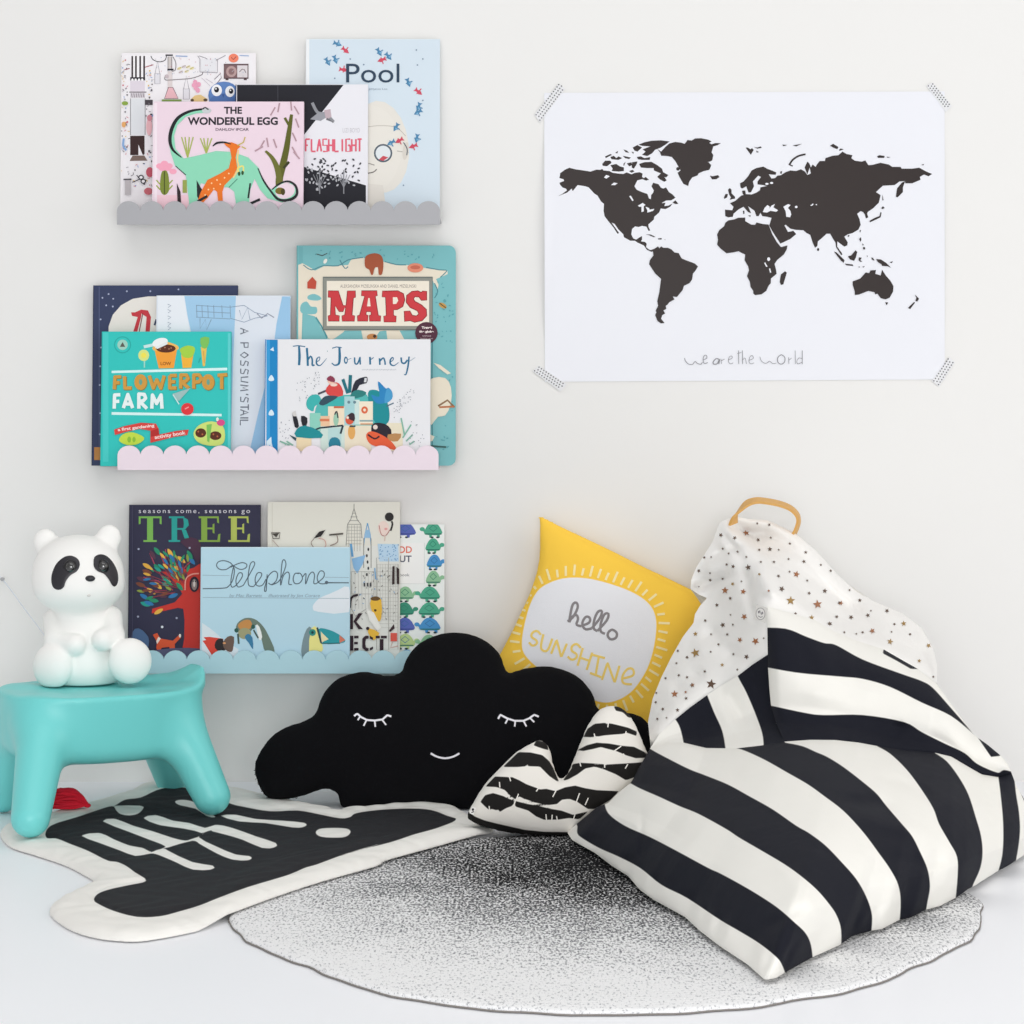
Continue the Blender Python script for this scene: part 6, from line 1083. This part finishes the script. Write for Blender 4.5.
L1 = [(755, 627.7), (785, 628.5), (806, 636.5), (824, 643), (836, 645), (863, 659.6), (902, 674), (921.7, 681), (933, 688), (951, 708), (974.5, 735), (951, 716), (921.7, 702.6), (890, 687), (863, 679), (839, 676.5), (796, 672.6), (755, 665)]
L2 = [(755, 703), (770, 705.4), (806, 713), (824, 715), (863, 715), (904, 722), (921.7, 732), (945, 743.6), (964.6, 753), (976, 763), (990, 770), (999, 773), (1004, 770), (1013, 772), (1013, 785), (990, 780), (974, 775), (951, 760), (935, 757), (875, 752), (835, 748), (784, 752), (755, 750)]
oB, VB, FB_ = patch('back_rest_panel', S, dz, cloth, [cv(L1), cv(L2), np.array([(976, 735), (990, 740), (1004, 752), (999.5, 756), (991, 757)]), np.array([(882, 653), (886, 645), (894, 648), (921, 669), (911, 669), (897, 661)])], bag)
# ---- side panel under the star seam
seam = [(650.7, 747.4, 3.50), (659.5, 733.8, 3.51), (675, 719.7, 3.52), (690, 707.5, 3.525), (706.4, 695.7, 3.53), (722, 685, 3.53), (737.7, 676, 3.51), (752, 665, 3.49), (767.8, 654.6, 3.46)]
rightD = [(767.8, 654.6, 3.46)] + leftB[2:]
S = coons(rs_(seam, 70), rs_(ridge[:8], 70), np.tile(np.array(ridge[0]), (40, 1)), rs_(rightD, 40)); u = np.linspace(0, 1, 70)[None, :]; v = np.linspace(0, 1, 40)[:, None]; X, Y = S[..., 0], S[..., 1]
dz = .030 * np.sin(np.pi * v) * u ** 1.2 + .006 * np.sin(np.pi * v) * (fold(726, 688, 748, 728, 6) - fold(714, 692, 733, 730, 7))
D1 = [(737.7, 668), (737.7, 676), (746.4, 692.7), (757, 718), (763, 737.7), (763.4, 760), (800, 760), (790, 640), (765, 645)]
D3 = [(670, 712), (675, 719), (680, 728), (684, 746), (684, 760), (726, 760), (725.4, 747.4), (722, 730), (714, 712), (706, 692), (700, 690)]
oD, VD, FD = patch('side_panel', S, dz, cloth, [cv(D1), cv(D3)], bag)
# ---- star-print back
botC = seam + [(767.3, 640, 3.475), (767, 620, 3.49)] + topB[:10]
leftC = [(727, 519, 3.86), (720, 522, 3.862), (712, 543, 3.85), (704.5, 554.5, 3.84), (696, 568, 3.825), (691, 580, 3.81), (690.5, 589, 3.80), (698, 594, 3.79), (707, 598, 3.775), (700.5, 605, 3.765), (695, 614, 3.755), (693.5, 623, 3.745), (683, 636.5, 3.73), (671, 657.6, 3.71), (661.5, 677, 3.69), (652.7, 698.6, 3.645), (648, 722, 3.60), (650.7, 747.4, 3.50)]
rightC = [(793, 532, 3.87), (800, 537, 3.866), (816, 550.5, 3.86), (839, 576, 3.845), (849, 585, 3.835), (873, 601, 3.81), (902, 613, 3.77), (921.7, 628, 3.72), (933, 648, 3.64), (937, 665, 3.56), (937, 684, 3.47)]
topC = [(727, 519, 3.86), (737, 517, 3.862), (749, 519, 3.87), (767, 520, 3.875), (780, 526, 3.873), (793, 532, 3.87)]
NC, MC_ = 170, 130
hid = [(650.7, 747.4, 3.50), (700, 742, 3.6), (760, 730, 3.6), (830, 712, 3.6), (890, 694, 3.6), (937, 684, 3.6)]     # tucked behind the striped panels
S = coons(rs_(topC, NC), rs_(hid, NC), rs_(leftC, MC_), rs_(rightC, MC_)); X, Y = S[..., 0], S[..., 1]
def tps(C, Q, lam=1e-3):                  # thin-plate depth through the known edge points
    C = np.asarray(C, float); n = len(C); U_ = lambda r2: r2 * np.log(r2 + 1e-9) * .5
    K_ = U_(((C[:, None, :2] - C[None, :, :2]) ** 2).sum(-1)) + lam * np.eye(n); Pm = np.c_[np.ones(n), C[:, :2]]
    A_ = np.block([[K_, Pm], [Pm.T, np.zeros((3, 3))]]); w_ = np.linalg.solve(A_, np.r_[C[:, 2], 0, 0, 0])
    return U_(((Q[:, None, :] - C[None, :, :2]) ** 2).sum(-1)) @ w_[:n] + np.c_[np.ones(len(Q)), Q] @ w_[n:]
CP = [(x, y, z + .006) for x, y, z in seam[1:]] + [(x, y, z + .006) for x, y, z in [(767.3, 630, 3.482)] + topB[:10]] + leftC[::2] + rightC[::2] + topC[1:-1] + [(x, y, 3.66) for x, y, _ in hid[1:-1]] + [(730, 610, 3.66), (715, 650, 3.62), (800, 560, 3.76), (850, 608, 3.72), (735, 565, 3.74)]
Q2 = np.stack([X.ravel() / 100, Y.ravel() / 100], 1); S[..., 2] = tps([(x / 100, y / 100, z) for x, y, z in CP], Q2).reshape(X.shape)
outl = np.array([p[:2] for p in leftC[::-1] + topC[1:] + rightC[1:] + topB[:10][::-1] + [(767.3, 630)] + seam[::-1]])
ds = sdist(np.stack([X.ravel(), Y.ravel()], 1), outl).reshape(X.shape); en = np.clip(ds / 16, 0, 1); en = en * en * (3 - 2 * en)
ln = ((X - 728) * (625 - 519) - (Y - 519) * (826 - 728)) / math.hypot(98, 106)      # > 0 to the right of the long fold
dz = en * .11 / (1 + np.exp(-np.clip(ln, -60, 60) / 2.2)) * np.exp(-np.clip(ln, 0, 999) / 40) - en * .018 * np.exp(-(np.clip(ln, -99, 99) + 14) ** 2 / 160)
ln2 = ((X - 690) * (570 - 590) - (Y - 590) * (752 - 690)) / math.hypot(62, 20); s2 = np.clip((X - 690) / 62, 0, 1)
dz += .035 * np.clip(ds / 5, 0, 1) * np.exp(-(ln2 / 5.0) ** 2) * (1 - s2)
dz += 2 * en * (-.010 * fold(695, 572, 742, 556, 9) + .010 * fold(708, 556, 745, 545, 4) + .010 * fold(718, 530, 745, 560, 4) - .009 * fold(757, 560, 775, 605, 8) + .009 * fold(742, 560, 755, 625, 6) + .008 * fold(790, 562, 880, 632, 6) - .006 * fold(820, 570, 905, 640, 7) + .009 * fold(700, 622, 742, 664, 9) - .006 * fold(690, 652, 735, 640, 8) + .007 * fold(668, 690, 705, 670, 7))
dz += en * .003 * np.sin(X * .11 + 2 * np.sin(Y * .05)) * np.sin(Y * .09 + 1.5 * np.sin(X * .06))
oC, VC, FC = patch('star_panel', S, dz, pattern_mat('star_print_canvas', '#f4f2ef', [], rough=.85, bump=.25, scale=16, weave=.3), None, bag)
# stars
cS = crop(640, 490, 5.12); cT = crop(824, 560, 5.12); cU = crop(640, 640, 5.12)
ST_ = [(p, r, c) for p, r, c in zip(cS([(415, 232), (485, 247), (425, 300), (330, 347), (455, 327), (302, 415), (360, 460), (302, 495), (445, 382), (478, 392), (425, 455), (476, 482), (437, 515), (530, 522), (463, 555), (395, 590), (465, 640), (535, 650), (335, 670), (425, 692), (477, 690), (448, 740), (285, 738), (365, 740), (513, 768), (593, 775), (403, 792), (285, 835), (195, 825), (242, 858), (363, 830), (480, 842), (547, 855), (188, 888), (422, 897), (333, 930), (200, 950), (242, 960), (132, 965), (365, 995), (270, 1000), (500, 920), (580, 152), (600, 170), (662, 178), (543, 220), (605, 257), (670, 245), (665, 305), (768, 275), (610, 308), (545, 345), (555, 397), (612, 433), (618, 370), (685, 370), (708, 442), (725, 508), (770, 568), (660, 518), (760, 355), (838, 368), (848, 320), (925, 385), (800, 433), (855, 465), (765, 420), (945, 518), (908, 587), (865, 530), (1020, 580), (1005, 650), (878, 655), (795, 635), (968, 685), (500, 318), (360, 425), (520, 470), (635, 760), (975, 415), (710, 308), (365, 345)]),
     [10, 9, 6, 7, 6, 9, 8, 6, 7, 9, 7, 9, 16, 13, 8, 9, 4, 14, 8, 12, 6, 7, 11, 6, 12, 17, 7, 20, 7, 8, 6, 7, 12, 6, 9, 7, 7, 7, 7, 22, 9, 6, 9, 6, 7, 15, 9, 7, 11, 7, 7, 6, 13, 7, 6, 7, 8, 13, 20, 6, 6, 9, 8, 6, 15, 6, 6, 11, 20, 8, 9, 7, 12, 8, 9, 7, 5, 5, 5, 7, 5, 5],
     'dddddddddddbccdddcddddbdccdbddddddbdddddcddd' + 'dcdddddddbddddbcddddcdddcdddbdddddddddddddd')]
ST_ += [(p, r, c) for p, r, c in zip(cT([(130, 155), (183, 208), (85, 222), (138, 295), (225, 285), (322, 262), (65, 292), (408, 327), (360, 330), (440, 382), (30, 328), (103, 372), (197, 372), (247, 365), (345, 370), (338, 420), (535, 440), (487, 518), (560, 600), (240, 262), (165, 380)]), [6, 9, 11, 11, 10, 10, 7, 12, 7, 7, 10, 6, 7, 13, 5, 14, 11, 9, 7, 4, 5], 'ddcddddbdddddcdbbbddd')]
ST_ += [(p, r, c) for p, r, c in zip(cU([(178, 278), (235, 268), (237, 300), (268, 233), (82, 320), (118, 355), (193, 360), (90, 405), (137, 400), (365, 228), (85, 272)]), [16, 7, 8, 11, 7, 8, 9, 7, 5, 2, 6], 'ccddddddddd')]
drc = Drape(VC, FC); SM = {'c': mat('copper_print', '#a0602f', .6), 'b': mat('ochre_print', '#a07d3e', .6), 'd': mat('dark_brown_print', '#5e4636', .7)}
mb = MB(); rg = np.random.default_rng(9)
for (x, y), r, c in ST_:
    r = max(r * 1.22, 6.5) / 5.12; a0 = rg.uniform(0, 6.3); n = 5
    P = [(x + (r if k % 2 == 0 else r * .42) * math.sin(a0 + k * math.pi / n), y - (r if k % 2 == 0 else r * .42) * math.cos(a0 + k * math.pi / n)) for k in range(10)] if r > .9 else [(x + r * math.cos(q), y + r * .8 * math.sin(q)) for q in np.linspace(0, 6.28, 7)[:-1]]
    drc.poly(mb, P, SM[c], .0008)
# the printed stars belong to the star panel's own mesh
Vs = np.vstack(mb.V); me = oC.data; nv0 = len(me.vertices)
mb2 = MB(); mb2.mats = [me.materials[0]]; mb2.add(VC, FC, me.materials[0])
for V_, in [(v,) for v in []]: pass
base_n = mb2.n; mb2.V.append(Vs); mats_ = mb.mats
for f, k in zip(mb.F, mb.M): mb2.F.append([i + base_n for i in f]); mb2.M.append(mb2.mi(mats_[k])); mb2.S.append(True)
bpy.data.objects.remove(oC); mb2.build('star_panel', bag)
# ---- hidden back and underside close the bag
sil = leftC[:-1][::-1] if False else None
ringL = [p for p in botA[::-1]] + [p for p in rightA[::-1]][1:] + [p for p in topB[::-1]][1:8] + [p for p in rightC[::-1]][1:] + [p for p in topC[::-1]][1:] + [p for p in leftC][1:] + [p for p in leftA][1:-1]
R0 = np.array([W(*p) for p in ringL]); R0[:, 2] = np.maximum(R0[:, 2], RH + .001); cB = np.array(W(800, 760, 3.72)); cB[2] = .10
V = [R0]; 
for k in range(1, 9):
    t = k / 8; Rk = R0 + (cB - R0) * (1 - math.cos(t * math.pi / 2)) ** .9; Rk[:, 1] = Rk[:, 1] + .10 * np.sin(math.pi * t) * np.clip((Rk[:, 2]) / .15, .0, 1); Rk[:, 0] += (cB[0] - Rk[:, 0]) * .07 * math.sin(math.pi * t); Rk[:, 2] += (cB[2] - Rk[:, 2]) * .05 * math.sin(math.pi * t); Rk[:, 1] = np.minimum(Rk[:, 1], -.015); Rk[:, 2] = np.maximum(Rk[:, 2] - .0 * t, RH + .001); V.append(Rk)
n = len(R0); Fs = [(k * n + i, k * n + (i + 1) % n, (k + 1) * n + (i + 1) % n, (k + 1) * n + i) for k in range(8) for i in range(n)]
mesh('rear_panel', np.vstack(V), Fs, pattern_mat('plain_white_canvas', '#f1efe9', [], bump=.2, scale=14), None, bag)
# ---- leather handle: a flat strap looped from the top seam
tan = mat('tan_leather', '#d9a65a', .5, bump=.15, scale=200); path = cr([W(733, 524, 3.845), W(735, 516, 3.84), W(741, 509, 3.836), W(748, 503, 3.835), W(757, 500.5, 3.835), W(768, 501.5, 3.84), W(780, 504, 3.848), W(790, 508, 3.855), W(796.5, 514, 3.86), W(798.5, 521, 3.865), W(796.5, 529, 3.868), W(793, 536, 3.872)], 6)
mb = MB(); n = len(path); V = []
T = np.gradient(path, axis=0); T /= np.linalg.norm(T, axis=1)[:, None]
for i, (p, t) in enumerate(zip(path, T)):
    s_ = i / (n - 1); k = np.clip(1 - s_ / .28, 0, 1); q_ = np.array([-t[2], 0, t[0]]); wd = np.array([.75 * k, .8, .35 * k]) + q_ * .30 * (1 - k); wd -= t * np.dot(wd, t); wd /= np.linalg.norm(wd); nn = np.cross(t, wd); w_ = .0095 + .002 * k; th = .002
    V += [p + wd * w_ + nn * th, p - wd * w_ + nn * th, p - wd * w_ - nn * th, p + wd * w_ - nn * th]
Fs = [(4 * i + a_, 4 * i + (a_ + 1) % 4, 4 * i + 4 + (a_ + 1) % 4, 4 * i + 4 + a_) for i in range(n - 1) for a_ in range(4)] + [(0, 1, 2, 3), (4 * n - 1, 4 * n - 2, 4 * n - 3, 4 * n - 4)]
mb.add(V, Fs, tan, True); mb.build('handle', bag, label='looped tan leather handle', autosm=40)
# ---- sewn fabric tag
lt = MB(); O_t = W(760.5, 613, 3.447); Q = [W(x, y, 3.447) for x, y in cS([(582, 658), (600, 586), (655, 605), (642, 682)])]; lt.prism(Q, (0, .001, 0), ink('#c9c7c3', .8))
a = Art(lt, O_t, (0, -1, 0)).crop(640, 490, 5.12); a.ell(617, 634, 25, 32, '#8f8d8b'); a.ell(617, 634, 21, 28, '#cfcdca'); a.ell(608, 625, 5, 7, '#77757a'); a.ell(626, 630, 5, 7, '#77757a'); a.line([(605, 645), (617, 652), (628, 648)], 4, '#77757a'); a.line([(612, 615), (622, 640)], 4, '#8f8d8b')
lt.build('fabric_tag', bag, label='small pale square fabric tag')
# ================================================================ light and camera
w = bpy.data.worlds.new('room_light'); SC.world = w; w.use_nodes = True
bg = w.node_tree.nodes['Background']; bg.inputs['Color'].default_value = (1.0, .995, .985, 1); bg.inputs['Strength'].default_value = .62
def area(name, loc, target, size, power, col=(1, 1, 1)):
    l = bpy.data.lights.new(name, 'AREA'); l.shape = 'RECTANGLE'; l.size, l.size_y = size; l.energy = power; l.color = col
    o = bpy.data.objects.new(name, l); COL.objects.link(o); o.location = loc
    d = Vector(target) - Vector(loc); o.rotation_euler = d.to_track_quat('-Z', 'Y').to_euler(); return o
area('window_daylight', (3.4, -2.4, 1.5), (0, -.2, .4), (2.2, 2.4), 38, (1, .985, .96))
area('front_fill', (-.6, -6.2, 1.2), (-.3, 0, .4), (4.2, 2.4), 20, (.98, .99, 1))  # added broad fill from behind the camera, not a known window
area('low_front_fill', (.05, -5.0, .72), (-.4, 0, .2), (1.8, 1.1), 62, (.98, .99, 1))  # added low fill near the camera, lifts the wall at lower left
area('overhead_fill', (0, -2.3, 3.0), (0, -2.1, 0), (3.2, 2.2), 32, (1, 1, 1))  # added overhead softbox to brighten the floor, no known fitting
cam = bpy.data.cameras.new('camera'); co = bpy.data.objects.new('camera', cam); COL.objects.link(co)
co.location = EYE; co.rotation_euler = (math.pi / 2, 0, 0); cam.sensor_width = 36; cam.lens = F / 1024 * 36; cam.shift_y = (HY - 512) / 1024
SC.camera = co
v = SC.view_settings; v.view_transform = 'Standard'; v.look = 'None'; v.gamma = 1; v.use_curve_mapping = False; v.exposure = -.29
